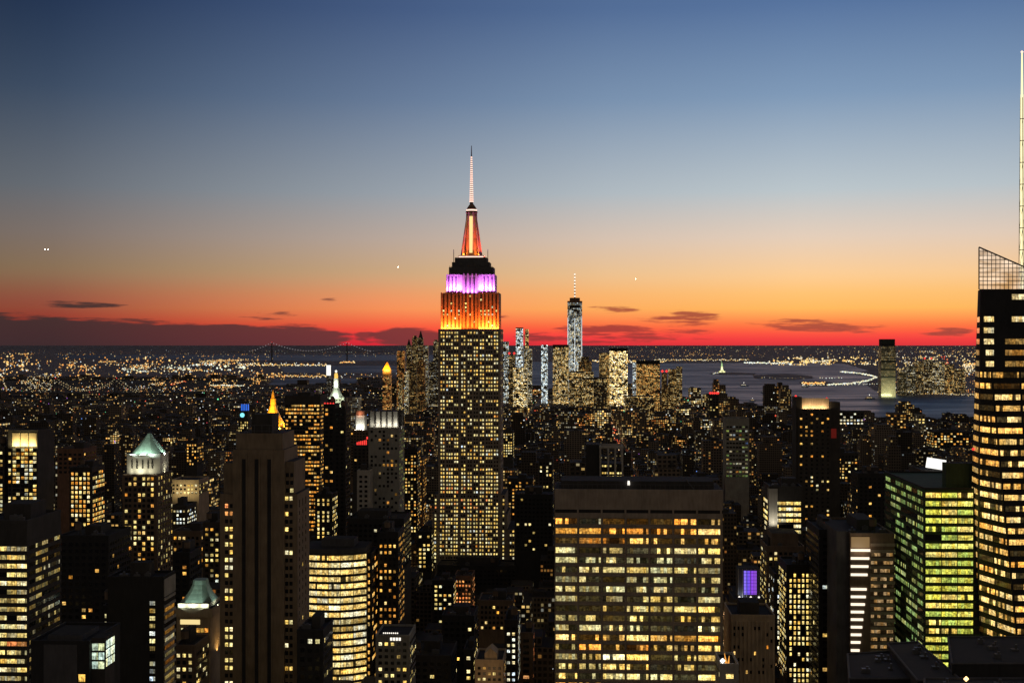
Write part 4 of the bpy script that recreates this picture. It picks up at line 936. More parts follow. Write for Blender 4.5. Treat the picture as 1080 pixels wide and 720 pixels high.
h = Hero('piered_tan_tower', 'plain tan stone tower with closely spaced vertical piers and few lit windows', 771, 817, 650, 650, 30, 720, 'building', None, 'the tan piered tower')
h.body('tan', roof=False); h.box('bulkhead', 'dark', 782, 802, 637, 650.2, 5, 18)
mb = MB()
for k in range(11): x = h.lx(772.5+4.3*k); mb.box(x-.45, x+.45, -.6, 0, 0, h.z(655))
mb.obj('pier_cladding', [M['tan']], h.root)
for r in range(10):
    for k in range(10): h.panes.append(Pane((h.lx(774.7+4.3*k), 0, h.z(662+6.6*r)), (0, -1, 0), .9, 1.7, wcol('amber', .06, 1.2, 1)))
h.panes = [q for q in h.panes if q.col[0] > 0 or random.random() < .35]; h.done('tan')
t = tower('gold_row_block', 'stepped brown block with rows of gold windows near its top', 809, 848, 577, 850, 30, 640, 'brown', 'cream', .62, 3.2, 3.6, lo=2, short='the gold-rowed stepped block'); t.box('upper_block', 'brown', 815, 843, 563, 577.2, 4, 26); t.done()
t = tower('gold_band_block', 'dark topped block with bright gold floors and one pale lit edge', 812, 846, 514, 900, 30, 565, 'dark', 'cream', .95, 5, 4., .95, .55, top=9, seg=1., lo=2, short='the gold-floored block')
t.box('pale_edge', 'pale', 811, 820, 515, None, -.8, 6); t.done(); flood(t.root, (t.lx(815), -6, t.z(552)), (t.lx(815), -.8, t.z(540)), (1, .92, .7), 700, 4)
t = tower('bright_grid_tower', 'black tower with a neat grid of bright cream windows', 830, 864, 597, 720, 28, 720, 'black', 'cream', .78, 2.35, 2.95, .5, .6, top=3.5, lo=3, short='the neat bright-windowed tower'); t.done('black')
t = tower('white_column_tower', 'narrow dark tower with paired columns of whitish windows', 817, 832, 606, 800, 24, 700, 'dark', 'white', .6, 2.6, 3.2, .5, .6, lo=2); t.done()
t = tower('flame_sign_block', 'small pale block with a burst of orange and white light on its roof', 760, 779, 702, 520, 20, 720, 'pale', 'cream', .3, roof=False); t.done()
mb = MB(); mb.octa((t.lx(762.5), 1, t.z(697)), 1.1); mb.obj('roof_lamp', [M['beacon']], t.root)
mb = MB(); mb.beam((t.lx(767), 3, t.h-.1), (t.lx(765), 3, t.z(690)), .5, 0, 5, .1); mb.beam((t.lx(769), 3, t.h-.1), (t.lx(770), 3, t.z(693)), .5, 0, 5, .1); mb.obj('flame_lamp', [emit('orange_flare', (1, .4, .06), 1.)], t.root)
# black roofs in the foreground, right
def roofblock(name, label, pts_top, zlow, short=None):
    P = [at(*p) for p in pts_top]; c = sum(P, Vector())/len(P); mb = MB(); n = len(P)
    T = [p-Vector((c.x, c.y, 0)) for p in P]
    A = sum(T[i].x*T[(i+1) % n].y-T[(i+1) % n].x*T[i].y for i in range(n))
    if A < 0: T = T[::-1]
    b = 0; mb.v = [(p.x, p.y, 0) for p in T]+[tuple(p) for p in T]
    for i in range(n): j = (i+1) % n; mb.f.append((i, j, n+j, n+i)); mb.mi.append(0)
    mb.f.append(tuple(range(n, 2*n))); mb.mi.append(1); mb.at = [(0, 0, 0, 0)]*len(mb.f); mb.uv = [(0, 0)]*sum(len(f) for f in mb.f)
    root = empty(name, (c.x, c.y, 0)); tag(root, label, 'building'); mb.obj('wall', [M['black'], M['roof']], root)
    mb = MB()
    for i in range(n): mb.beam(T[i]+Vector((0, 0, .2)), T[(i+1) % n]+Vector((0, 0, .2)), .35, 0, 5)
    mb.obj('roof_edge', [M['slate']], root)
    rr_ = random.Random(n+int(c.x))
    for k in range(5):
        f = rr_.uniform(.2, .8); g = rr_.uniform(.2, .8); q = (T[0]*(1-f)+T[1]*f)*(1-g)+(T[3]*(1-f)+T[2]*f)*g; a = rr_.uniform(.5, 1.3)
        mb = MB(); mb.box(q.x-a, q.x+a, q.y-.7, q.y+.7, q.z-.6, q.z+rr_.uniform(.6, 1.6)); mb.cyl(q.x+a*.4, q.y, .4, .4, q.z+.4, q.z+2., 8); mb.obj('cooling_unit', [M['metal']], root)
    u = [uvg(p.x, p.y) for p in P]; px = [p[0] for p in pts_top]; py = [p[1] for p in pts_top]
    HEROES.append((min(px), max(px), min(py), min(p[2] for p in pts_top), 720, min(a for a, _ in u), max(a for a, _ in u), min(b for _, b in u), max(b for _, b in u), short)); return root
r_ = roofblock('roof_wedge', 'black wedge-roofed block with pale slanting edges below the green glass block', [(936, 679, 430), (968, 677, 440), (1012, 716, 360), (968, 718, 352)], 0, 'the wedge roof')
r_ = roofblock('flat_roof_block', 'wide black flat-roofed block at the frame corner under the faceted tower', [(1000, 672, 420), (1100, 672, 425), (1110, 700, 372), (1004, 700, 368)], 0, 'the corner flat roof')
r_ = roofblock('low_black_block', 'low black roof in front of the white-striped tower with a ragged edge', [(894, 690, 420), (940, 687, 425), (962, 716, 370), (896, 716, 365)], 0)
r_ = roofblock('street_front_block', 'dark block at the bottom edge with a single bright orange lamp', [(975, 716, 345), (1085, 716, 350), (1090, 735, 320), (975, 735, 318)], 0)
mb = MB(); p = at(1019, 717, 341); mb.octa((p.x-r_.location.x, p.y-r_.location.y, p.z+.4), .75); mb.obj('roof_lamp', [emit('orange_lamp', (1, .62, .25), 3.)], r_)
# blocks along the bottom and middle
T = tower
T('gable_block', 'tan stone block with a stepped gable and warm windows at the bottom edge', 501, 531, 697, 700, 26, 720, 'tan', 'warm', .55, 2.6, 3., roof=False, short='the gabled tan block').done()
gb = bpy.data.objects['gable_block']; hh = 260-(697-HZ)/F*700
mb = MB(); mb.box(-2.6, 4.2, 1, 12, hh-.1, 260-(689-HZ)/F*700); mb.prism([(-2.6, 1), (4.2, 1), (4.2, 12), (-2.6, 12)], [(.7, 1), (.9, 1), (.9, 12), (.7, 12)], 260-(689-HZ)/F*700, 260-(683.5-HZ)/F*700); mb.obj('gable', [M['tan']], gb)
flood(gb, (0, -14, hh-8), (0, 0, hh), (1, .62, .3), 300, 10)
T('white_window_block', 'black block with two bright columns of white windows beside the gabled tan block', 532, 546, 655, 740, 26, 720, 'black', 'white', .72, 2.4, 3.3, lo=2).done()
T('orange_pair_block', 'dark small block with a few orange windows right of the gabled tan block', 548, 562, 668, 780, 24, 720, 'brown', 'red', .22, lo=1).done()
T('cream_column_block', 'dark block with a strip of cream windows left of the gabled tan block', 489, 499, 686, 720, 24, 720, 'black', 'cream', .5, lo=2).done()
T('sparse_black_block', 'broad black block with one cluster of cream windows', 466, 500, 650, 800, 30, 705, 'black', 'cream', .18, lo=2, short='the broad black block').done()
T('grey_low_block', 'broad unlit dark grey block on the bottom edge', 428, 476, 692, 740, 36, 720, 'dark', 'cream', .05).done()
T('bright_row_block', 'block with close rows of white and orange windows under the mast-topped skyscraper', 456, 478, 613, 1000, 26, 655, 'black', 'mixed', .75, 3.2, 3.4, lo=2, short='the white and orange rowed block').done()
T('red_brick_block', 'brick block with reddish windows beneath the mast-topped skyscraper', 479, 498, 608, 1040, 26, 650, 'brick', 'red', .6, 2.6, 3.3).done()
T('gold_attic_block', 'wide low block with one gold lit attic row and white windows under it', 505, 541, 634, 900, 28, 665, 'brown', 'warm', .5, 2.6, 3.6, lo=2).done()
T('flat_black_roof', 'very wide black flat block hiding the foot of the mast-topped skyscraper', 461, 545, 597, 1150, 30, 617, 'black', 'cream', .0, sides=False).done()
T('amber_grid_block', 'dark tower with a grid of small amber windows right of the bowed glass tower', 398, 420, 562, 830, 28, 660, 'black', 'amber', .72, 2.5, 4.1, .5, .45, lo=1, short='the small amber-grid tower').done()
t = T('lamp_roof_block', 'low grey block with a line of bright roof lamps and cream windows', 396, 432, 671, 690, 26, 720, 'grey', 'cream', .35, 3, 3.4, roof=False, short='the lamp-lined roof'); t.done()
mb = MB()
for k in range(8): mb.octa((t.lx(404+2.1*k), 2, t.h+1.5), .5)
mb.obj('roof_lamp_row', [M['bulb_white']], t.root); mb = MB()
for k in range(4): mb.box(t.lx(411.5+3*k), t.lx(413.7+3*k), -.1, .2, t.z(675), t.z(671.8))
mb.obj('lit_opening', [M['bulb_white']], t.root)
T('annex_block', 'small dark block with few cream windows at the foot of the stepped stone tower', 313, 341, 666, 600, 24, 720, 'black', 'cream', .22, 3, 4.2, lo=2).done()
T('neighbour_block', 'dark narrow block with paired cream windows beside the mast-topped skyscraper foot', 440, 455, 561, 1210, 30, 600, 'black', 'cream', .45, 3.4, 4., lo=2).done()
T('gold_top_block', 'block with a gold lit top floor left of the mast-topped skyscraper', 426, 440, 474, 1500, 30, 560, 'black', 'warm', .6, 3., 3.8, lo=1).done()
T('street_wall_block', 'amber windowed block behind the gold lit top floor', 430, 446, 483, 1610, 36, 560, 'brown', 'amber', .5, 3.4, 4.).done()
T('cream_square_block', 'small block of cream windows right of the mast-topped skyscraper', 530, 541, 455, 1900, 30, 480, 'dark', 'cream', .85, 3.3, 4., lo=2).done()
T('dotted_block', 'wide block dotted with amber windows right of the mast-topped skyscraper foot', 535, 562, 505, 1400, 34, 545, 'dark', 'amber', .8, 3.4, 3.8, .5, .45).done()
T('tall_cream_block', 'narrow tall block of cream windows left of the broad travertine slab', 568, 583, 484, 1300, 28, 560, 'dark', 'cream', .7, 3.2, 4., lo=1).done()
T('black_mass_block', 'large unlit black block left of the broad travertine slab', 543, 583, 522, 1150, 34, 580, 'black', 'cream', .06).done()
T('hall_block', 'long low hall with a pale floodlit front behind the green pyramid tower', 180, 210, 507, 1100, 30, 520, 'tan', 'cream', .6, 3.2, 3.2, lo=2, roof=False).done()
hb = bpy.data.objects['hall_block']; flood(hb, (0, -10, 260-(520-HZ)/F*1100), (0, 0, 260-(513-HZ)/F*1100), (1, .82, .4), 1500, 22, 1)
T('white_dome_block', 'block with bright white windows stepping in towards the top', 181, 197, 534, 1000, 26, 552, 'dark', 'white', .75, 2.4, 3, lo=2).done()
T('amber_arcade_block', 'block with two rows of amber arcade lights', 181, 212, 561, 950, 28, 600, 'brown', 'amber', .65, 3, 4.2, lo=2).done()
T('mixed_column_block', 'tall dark block with columns of white and orange windows beside the stepped stone tower', 214, 233, 552, 900, 26, 625, 'dark', 'mixed', .6, 2.8, 3.6, lo=1).done()
T('amber_screen_block', 'small block with an amber lit frame of windows', 196, 208, 466, 1800, 30, 490, 'dark', 'amber', .75, 3.6, 4.4, lo=2).done()
T('green_dark_tower', 'black tower with faint amber windows between the two green roofed towers', 182, 200, 584, 760, 24, 640, 'black', 'amber', .15).done()
T('dim_left_block', 'wide black block with scattered orange windows between corner office and blank black tower', 62, 115, 566, 720, 36, 672, 'black', 'amber', .07, short='the wide black block').done()
T('lit_edge_tower', 'thin dark tower with one bright edge of windows left of the blank black tower', 108, 115, 640, 600, 24, 720, 'black', 'cream', .6, 2.6, 3.6, lo=2).done()
T('brown_gable_block', 'small brown block with cream windows under the flared green roof', 183, 206, 682, 590, 22, 720, 'brown', 'cream', .5, 2.4, 3.2).done()
T('stage_right_tower', 'tall dim tower with sparse amber windows behind the white-striped tower', 905, 940, 500, 1150, 30, 560, 'black', 'amber', .12).done()
T('gold_grid_low', 'low wide block with dense gold windows near the harbour edge', 985, 1022, 455, 3000, 60, 470, 'dark', 'warm', .6, 7, 6, .6, .55).done()
T('amber_low_pair', 'squat block with tight cream windows right of the amber-topped tower', 880, 905, 478, 1700, 40, 510, 'dark', 'warm', .7, 4, 4).done()

# ---------------------------------------------------------------- far towers: small in the picture, windows in the facade material
def far(name, label, x0, x1, yt, Y, depth=None, lit=.5, warm=.5, stg=1., alb=.6, cell=None, vb=425, top=None, short=None, group='downtown towers far off', cat='skyscraper'):
    X = ((x0+x1)/2-CX)/F*Y; w = (x1-x0)/F*Y; hgt = EYE-(yt-HZ)/F*Y; dp = depth or w
    cell = cell or (max(3.4, .85*Y/F), max(3.8, 1.0*Y/F)); warm = warm+.02 if warm > .15 else warm; lit = min(1, lit*1.25+.08); stg = stg*1.12
    if name == 'financial_tower': stg *= .62
    root = empty(name, (X, Y, 0), -TH); tag(root, label, cat, group)
    mb = MB(); mb.box(-w/2, w/2, 0, dp, 0, hgt, 0, 1, (lit, warm, stg, alb), cell, False)
    mb.obj('wall', [M['facade'], M['roof']], root, 'fa')
    if top == 'spire':
        mb = MB(); mb.prism([(-w*.36, dp*.14), (w*.36, dp*.14), (w*.36, dp*.86), (-w*.36, dp*.86)], [(-1, dp/2-1), (1, dp/2-1), (1, dp/2+1), (-1, dp/2+1)], hgt-.1, hgt+w*1.3, 0, 0); mb.obj('spire', [M['dark']], root)
    elif top == 'step':
        mb = MB(); mb.box(-w*.3, w*.3, dp*.2, dp*.8, hgt-.1, hgt+w*.35, 0, 1, (lit, warm, stg, alb), cell); mb.obj('upper_tier', [M['facade'], M['roof']], root, 'fa')
    elif top == 'dark':
        mb = MB(); mb.box(-w*.5-.5, w*.5+.5, -.5, dp+.5, hgt-.05, hgt+w*.16, 0, 0); mb.obj('crown_band', [M['black']], root)
    elif top == 'red':
        mb = MB()
        for sx in (-.4, .4): mb.octa((w*sx, 0, hgt+6), 6.)
        mb.obj('aviation_lamp', [M['bulb_red']], root)
    u, v = uvg(X, Y); HEROES.append((x0, x1, yt, Y, vb, u-w/2, u+w/2, v, v+dp, short)); return root, w, dp, hgt
# the tall tapering glass tower
Y = 5900; root = empty('tapering_glass_tower', (at(606.2, 363, Y).x, Y, 0), -TH); tag(root, 'tallest far glass tower with tapering facets and needle spire against the red sky', 'skyscraper')
u, v = uvg(root.location.x, Y); HEROES.append((598, 614.5, 288, Y, 425, u-36, u+36, v-3, v+70, 'the tapering far tower'))
zf = lambda py: EYE-(py-HZ)/F*Y
mb = MB(); a = 34.; sq = [(-a, 0), (a, 0), (a, 2*a), (-a, 2*a)]
P8 = [(-a, 0), (-a*.02, 0), (a, 0), (a, a), (a, 2*a), (0, 2*a), (-a, 2*a), (-a, a)]
Q8 = [(-a*.72, a*.28), (0, -.5), (a*.72, a*.28), (a, a), (a*.72, 2*a-a*.28), (0, 2*a), (-a*.72, 2*a-a*.28), (-a, a)]
mb.prism(P8, P8, 0, 60, 0, 0, (1., .16, 1.1, .7), (4.6, 5.0)); mb.prism(P8, Q8, 60, zf(341), 0, 0, (1., .17, 1.1, .7), (4.6, 5.0)); mb.prism(Q8, Q8, zf(341), zf(326), 0, 0, (1., .12, .8, .5), (5.2, 5.4))
mb.prism(Q8, Q8, zf(326), zf(319), 0, 1, (.95, .2, .5, .9), (9, 6)); mb.obj('wall', [M['facade'], M['roof']], root, 'fa')  # pale lit cells also stand for sky reflected in the tower's glass
mb = MB(); mb.prism([(x*1.02, (y-a)*1.02+a) for x, y in Q8], [(x*1.02, (y-a)*1.02+a) for x, y in Q8], zf(319), zf(317.2), 0, 0); mb.prism([(x*.7, (y-a)*.7+a) for x, y in Q8], [(x*.7, (y-a)*.7+a) for x, y in Q8], zf(317.2), zf(313.8), 0, 0); mb.obj('parapet', [M['brick']], root)
mb = MB(); mb.box(-24, 24, -1.6, -.6, zf(325), zf(322)); mb.obj('dark_band', [M['black']], root)
mb = MB()
for x in (-33, -1, 31): mb.box(x, x+2.4, -2.2, -.6, zf(405), zf(335))
mb.obj('edge_light_strip', [emit('edge_light', (.85, .95, 1), .85)], root)
mb = MB(); mb.beam((0, a, zf(314)), (0, a, zf(287.5)), 3.2, 0, 6, 1.); mb.obj('spire', [M['metal']], root)
for k in range(8): mb = MB(); mb.octa((0, a-3, zf(312-3.3*k)), 4.4); mb.obj('spire_lamp', [M['bulb_white']], root)
dt = [  # name, label, x0, x1, ytop, Y, lit, warm, strength, top
 ('financial_tower', 'far dark tower with a pointed dark top left of the tallest skyscraper', 428.5, 433.5, 364, 5300, .35, .5, .8, 'spire'),
 ('financial_tower', 'far slim tower whose stepped top rises highest in the old downtown cluster', 434.5, 440.5, 356, 5400, .4, .55, .9, 'step'),
 ('financial_tower', 'far slim dark tower closest beside the highest stepped one', 440.6, 446.2, 356, 5350, .28, .45, .8, 'spire'),
 ('financial_tower', 'far tower of orange brown light on the open side of the old downtown cluster', 418.5, 426.5, 370, 5100, .55, .85, .9, None),
 ('financial_tower', 'far greenish lit tower one step below the highest pair', 446.4, 451.5, 364, 5200, .45, .3, .8, None),
 ('financial_tower', 'far broad grey tower tucked against the tallest skyscraper shaft', 452.5, 462, 381, 4900, .35, .3, .6, None),
 ('financial_tower', 'far tower peeping just over the broad grey one by the skyscraper shaft', 457, 462.4, 360, 5600, .4, .4, .8, 'step'),
 ('financial_tower', 'far slim white windowed tower low in the old downtown cluster', 426, 430.5, 392, 4500, .75, .3, 1.1, None),
 ('financial_tower', 'far narrow tower of cream light under the orange brown tower', 420, 424, 398, 4400, .65, .45, 1., None),
 ('financial_tower', 'far dark mid-height tower between cream slim towers', 432, 439, 384, 4700, .3, .6, .7, None),
 ('financial_tower', 'far dim tower with a few amber windows under the highest pair', 440, 448, 382, 4600, .3, .7, .7, 'step'),
 ('glass_tower', 'far tower glittering blue white just right of the tallest skyscraper', 530, 536.5, 360, 5600, .5, .1, 1.1, None),
 ('glass_tower', 'far dark squat tower with red lamps between skyscraper and blue white towers', 536.5, 543, 374, 5300, .3, .5, .8, 'red'),
 ('glass_tower', 'far tower with a brilliant white lower half against the red sky', 544, 551.5, 346.5, 5800, .8, .05, 1.6, 'dark'),
 ('crane_tower', 'far thin tower edged with pink light beside the brilliant white one', 553.8, 557.6, 347, 5750, .7, .55, 1.2, None),
 ('glass_tower', 'far pale grey tower below the thin pink-edged tower', 552.5, 561, 368, 5300, .5, .3, .8, None),
 ('glass_tower', 'far white and violet striped tower standing alone over the harbour', 570.8, 577.6, 363.5, 5500, .9, .0, 1.6, None),
 ('glass_tower', 'far low block blazing pale gold right of the tallest skyscraper', 541, 556, 388, 4800, .85, .4, 1.5, None),
 ('glass_tower', 'far broad yellow green tower hugging the tapering far tower', 583, 599.5, 366, 5450, .85, .48, 1., 'dark'),
 ('glass_tower', 'far low block of golden light in front of the tapering far tower', 600, 626, 392, 5000, .5, .5, .9, None),
 ('glass_tower', 'far dark angular block beside the golden one under the tapering far tower', 610, 624, 381, 5200, .3, .6, .7, 'step'),
 ('glass_tower', 'far squared tower blazing solid yellow over the harbour', 643, 662, 370, 5100, 1., .43, 2.3, 'dark'),
 ('glass_tower', 'far dimmer flank tower attached to the solid yellow tower', 632, 643.5, 372, 5130, .5, .6, .7, None),
 ('glass_tower', 'far pale blue white slim tower between the yellow and russet towers', 667.5, 675, 382, 5200, .8, .0, 1.2, None),
 ('glass_tower', 'far broad russet and gold windowed tower with a dark cap', 672, 696, 384, 4700, .75, .68, .85, 'dark'),
 ('glass_tower', 'far dim residential tower right of the russet tower', 705, 713, 389, 4900, .35, .55, .8, None),
 ('glass_tower', 'far slim residential tower at the harbour edge with a white roof light', 713.5, 719.5, 386.5, 4850, .35, .5, .9, None),
 ('glass_tower', 'far small tower with red lamps left of the dim residential tower', 698, 703.5, 393, 4800, .3, .6, .8, 'red'),
 ('loft_block', 'mid-rise black block silhouetted in front of the solid yellow tower', 626, 640, 398, 4300, .2, .5, .8, None),
 ('loft_block', 'broad dim block under the russet tower', 660, 690, 418, 4000, .3, .5, .9, None),
]
for (nm, lb, x0, x1, yt, Y, lit, warm, stg, top) in dt: far(nm, lb, x0, x1, yt, Y, None, lit, warm, stg, .5, None, 428, top, None)
r_, w, dp, hg = far('gold_roof_tower', 'far tower with a small glowing orange pyramid roof', 403.5, 412, 390, 4500, None, .5, .8, .9)
mb = MB(); mb.prism([(-w/2, 0), (w/2, 0), (w/2, dp), (-w/2, dp)], [(-1.5, dp/2-1), (1.5, dp/2-1), (1.5, dp/2+1), (-1.5, dp/2+1)], hg-.05, hg+27); mb.obj('pyramid_roof', [M['gold']], r_)
flood(r_, (0, -16, hg-2), (0, 6, hg+10), (1, .42, .04), 60000, 14, 3)
r_, w, dp, hg = far('floodlit_white_block', 'far small block shining solid white by the river', 344.4, 348.8, 385, 6000, 20, .2, .2, .5)
mb = MB(); mb.box(-w*.5-.3, w*.5+.3, -1.2, 0, hg-48, hg); mb.obj('front_glow_sheet', [M['panel_white']], r_)  # emissive sheet stands in for the floodlight on the front wall
far('pale_far_slab', 'far pale slab near the golden lantern of the white pointed tower', 333, 337.5, 410, 3300, 20, .6, .2, .35, 1.4)
far('silver_far_slab', 'far dull silver block left of the white lantern tower', 362, 378, 419, 2900, 40, .5, .25, .25, 1.2)
# the far shore: one tall tower and its neighbours
r_, w, dp, hg = far('riverside_tower', 'tall grey tower with a black cap standing on the far shore', 929.5, 944.5, 365, 6300, 60, .55, .42, .2, .8, None, 412, None, 'the tall far-shore tower', 'towers on the far shore')
mb = MB(); mb.box(-w/2+2, w/2-2, 3, dp-3, hg-.05, EYE-(357.5-HZ)/F*6300); mb.obj('crown_band', [M['black']], r_)
mb = MB()
for y in (380, 388.5, 396.5): mb.box(-w/2-.6, w/2+.6, -.6, 1, EYE-(y+2-HZ)/F*6300, EYE-(y-HZ)/F*6300)
mb.obj('dark_band', [M['black']], r_)
flood(r_, (0, -70, 8), (0, 0, 30), (.9, 1, .5), 150000, 60, 6)
js = [(948, 956, 391, .2, .4, 'far-shore dark slim block next to the tall far-shore tower'), (956.5, 966, 386, .3, .3, 'far-shore greenish block with faint even lights'), (966, 974, 381, .35, .5, 'far-shore tower a step taller among its neighbours'),
      (974.5, 983, 379, .35, .4, 'far-shore tower with a red lamp in the middle of the row'), (983.5, 996, 381, .5, .35, 'far-shore broad lit block beside the red lamp tower'), (996.5, 1006, 384, .5, .6, 'far-shore amber lit block near the faceted glass skyscraper'), (1007, 1018, 389, .4, .5, 'far-shore lowest block of the row near the faceted glass skyscraper')]
for k, (x0, x1, yt, lit, warm, lb) in enumerate(js): far('riverside_block', lb, x0, x1, yt, 6500+60*k, 40, lit, warm, .8, .7, None, 414, 'red' if k == 3 else None, None, 'towers on the far shore')
# ---------------------------------------------------------------- bridges
def bridge(name, label, xt, ytop, ydeck, Y, xa, xb, rcab, sagpx, lampcol, lr, nl, yaw=0., gap=28.):
    """xt: px columns of the two towers; xa, xb: outer ends"""
    c = at(sum(xt)/2, HZ, Y); root = empty(name, (c.x, Y, 0)); tag(root, label, 'bridge')
    zt, zd = EYE-(ytop-HZ)/F*Y, EYE-(ydeck-HZ)/F*Y; X = lambda px: (px-CX)/F*Y-c.x
    tx = [X(p) for p in xt]; ex = [X(xa), X(xb)]; tw = 11 if Y > 9000 else 6
    for t in tx:
        mb = MB()
        for s in (-gap/2, gap/2): mb.prism([(t-tw*.7, s-4), (t+tw*.7, s-4), (t+tw*.7, s+4), (t-tw*.7, s+4)], [(t-tw*.5, s-3), (t+tw*.5, s-3), (t+tw*.5, s+3), (t-tw*.5, s+3)], 0, zt)
        mb.box(t-tw*.5, t+tw*.5, -gap/2, gap/2, zt-12, zt-1); mb.box(t-tw*.5, t+tw*.5, -gap/2, gap/2, zd+18, zd+26)
        mb.obj('tower', [M['slate']], root)
        mb = MB(); mb.octa((t, 0, zt+6), 6 if Y > 9000 else 2.6); mb.obj('tower_lamp', [M['bulb_red']], root)
    mb = MB(); mb.box(ex[0]-300, ex[1]+300, -gap/2-1, gap/2+1, zd-6, zd); mb.obj('deck', [M['slate']], root)
    zsag = EYE-(sagpx-HZ)/F*Y
    def cz(x):
        if x < tx[0]: f = (x-ex[0])/(tx[0]-ex[0]); return zd+(zt-zd)*f**1.35
        if x > tx[1]: f = (ex[1]-x)/(ex[1]-tx[1]); return zd+(zt-zd)*f**1.35
        f = (x-tx[0])/(tx[1]-tx[0])*2-1; return zsag+(zt-zsag)*f*f
    for s in (-gap/2, gap/2):
        mb = MB(); n = 48; pts = [(ex[0]+(ex[1]-ex[0])*i/n) for i in range(n+1)]
        for i in range(n): mb.beam((pts[i], s, cz(pts[i])), (pts[i+1], s, cz(pts[i+1])), rcab, 0, 5)
        mb.obj('main_cable', [M['pale']], root)
        mb = MB()
        for i in range(1, n, 2): mb.beam((pts[i], s, zd-.5), (pts[i], s, cz(pts[i])), rcab*.3, 0, 4)
        mb.obj('hanger_cable', [M['metal']], root)
        lm = None
        for i in range(nl):
            x = ex[0]+(ex[1]-ex[0])*(i+.5)/nl
            if lm is None: mb = MB(); mb.octa((0, 0, 0), lr, (*lampcol, 1.)); lm = mb.mesh('cable_lamp', [M['glow']], 'wc')
            o = bpy.data.objects.new('cable_lamp', lm); COL.objects.link(o); o.parent = root; o.location = (x, s, cz(x)+rcab)
    return root
bridge('suspension_bridge', 'distant two-tower suspension bridge strung with pale lamps on the horizon', (286.7, 366), 361.3, 370.6, 19000, 262, 392, 1.6, 370.0, (.55, .5, .55), 4.6, 46)
bridge('river_bridge', 'nearer suspension bridge with twin strings of cream cable lamps among city lights', (58.5, 123), 400, 413.5, 6000, 44, 146, .5, 411.6, (.7, .56, .3), 2.0, 42, 0., 60.)
# ---------------------------------------------------------------- statue, boats, aircraft
Y = 11700; p = at(761.3, 393.8, Y); root = empty('harbour_statue', (p.x, Y, 3)); tag(root, 'floodlit green statue raising a torch on its tall stone base in the harbour', 'statue')
mb = MB(); mb.cyl(0, 0, 34, 32, -1, 12, 11); mb.box(-14, 14, -14, 14, 12, 24); mb.prism([(-10, -10), (10, -10), (10, 10), (-10, 10)], [(-7.5, -7.5), (7.5, -7.5), (7.5, 7.5), (-7.5, 7.5)], 24, 52); mb.obj('pedestal', [M['pale']], root)
me = bpy.data.meshes.new('figure'); V = [(0, 0, 51), (0, 0, 62), (.3, 0, 76), (.2, 0, 86), (.2, 0, 92), (.2, -.3, 97), (4.2, 0, 87), (5.6, -1.5, 80), (4.2, -4, 77), (-4, 0, 87.5), (-6.2, 0, 95), (-6.6, 0, 103)]
E = [(0, 1), (1, 2), (2, 3), (3, 4), (4, 5), (3, 6), (6, 7), (7, 8), (3, 9), (9, 10), (10, 11)]
me.from_pydata(V, E, []); o = bpy.data.objects.new('figure', me); COL.objects.link(o); o.parent = root; me.materials.append(M['statue'])
sk = o.modifiers.new('skin', 'SKIN')
for v_, r_ in zip(me.skin_vertices[0].data, (7.6, 6.8, 5.4, 4.8, 1.9, 2.9, 2.4, 2., 1.4, 2.4, 1.9, 1.3)): v_.radius = (r_, r_*.85)
me.skin_vertices[0].data[0].use_root = True
sb = o.modifiers.new('sub', 'SUBSURF'); sb.levels = 1; sb.render_levels = 1
mb = MB(); mb.box(2.8, 6.2, -6.6, -5.2, 74, 81); mb.obj('tablet', [M['statue']], root)
mb = MB(); mb.cyl(.2, -.3, 3.3, 3., 99, 100.2, 10)
for k in range(7): a = k*.45-1.35; mb.beam((.2+3*math.sin(a), -.3, 99.6+1.4*math.cos(a)), (.2+6.4*math.sin(a), -.3, 99.6+4.8*math.cos(a)), .35, 0, 4, .08)
mb.obj('crown', [M['statue']], root)
mb = MB(); mb.cyl(-6.6, 0, .8, 2., 103, 107, 8); mb.cyl(-6.6, 0, 1.7, .2, 107, 112, 8, 1); mb.obj('torch', [M['statue'], M['bulb_white']], root)
for sx in (-40, 40): flood(root, (sx, -60, 3), (0, 0, 55), (.95, 1, .5), 36000, 12, 4, 90)
def boat(name, label, px, py, L_, kind, lamp=(1, .9, .65)):
    g = gnd(px, py, .5); root = empty(name, (g.x, g.y, .5), random.uniform(-.3, .3)); tag(root, label, 'boat', 'boats on the harbour')
    mb = MB(); h_ = L_*.09; P = [(-L_/2, -L_*.11), (L_*.3, -L_*.12), (L_/2, 0), (L_*.3, L_*.12), (-L_/2, L_*.11)]; Q = [(x*1.04, y*1.1) for x, y in P]
    mb.prism(P, Q, -.6, h_); mb.obj('hull', [M['slate']], root)
    mb = MB(); mb.box(-L_*.38, L_*.2, -L_*.09, L_*.09, h_, h_*2.1); 
    mb.obj('cabin', [M['white']], root)
    mb = MB(); mb.box(-L_*.16, L_*.1, -L_*.075, L_*.075, h_*2.1, h_*2.9); mb.beam((-L_*.05, 0, h_*2.9), (-L_*.05, 0, h_*4.4), .25, 0, 5); mb.obj('wheelhouse', [M['white']], root)
    add_panes(root, [Pane((-L_*.38+L_*.58*(k+.5)/4, -L_*.09, h_*1.55), (0, -1, 0), L_*.11, h_*.6, (*lamp, 1.2)) for k in range(4)], 'metal', .12)
    mb = MB(); mb.octa((-L_*.05, 0, h_*4.6), L_*.045); mb.obj('mast_lamp', [M['beacon']], root)
boat('ferry', 'white lit ferry crossing open water in front of the statue island', 785, 407, 52, 0)
boat('ferry', 'small ferry with one light nearest the city shore', 806.5, 414.2, 40, 0)
boat('ferry', 'tiny lit boat close under the black wooded shore', 794, 422.7, 30, 0, (1, .7, .35))
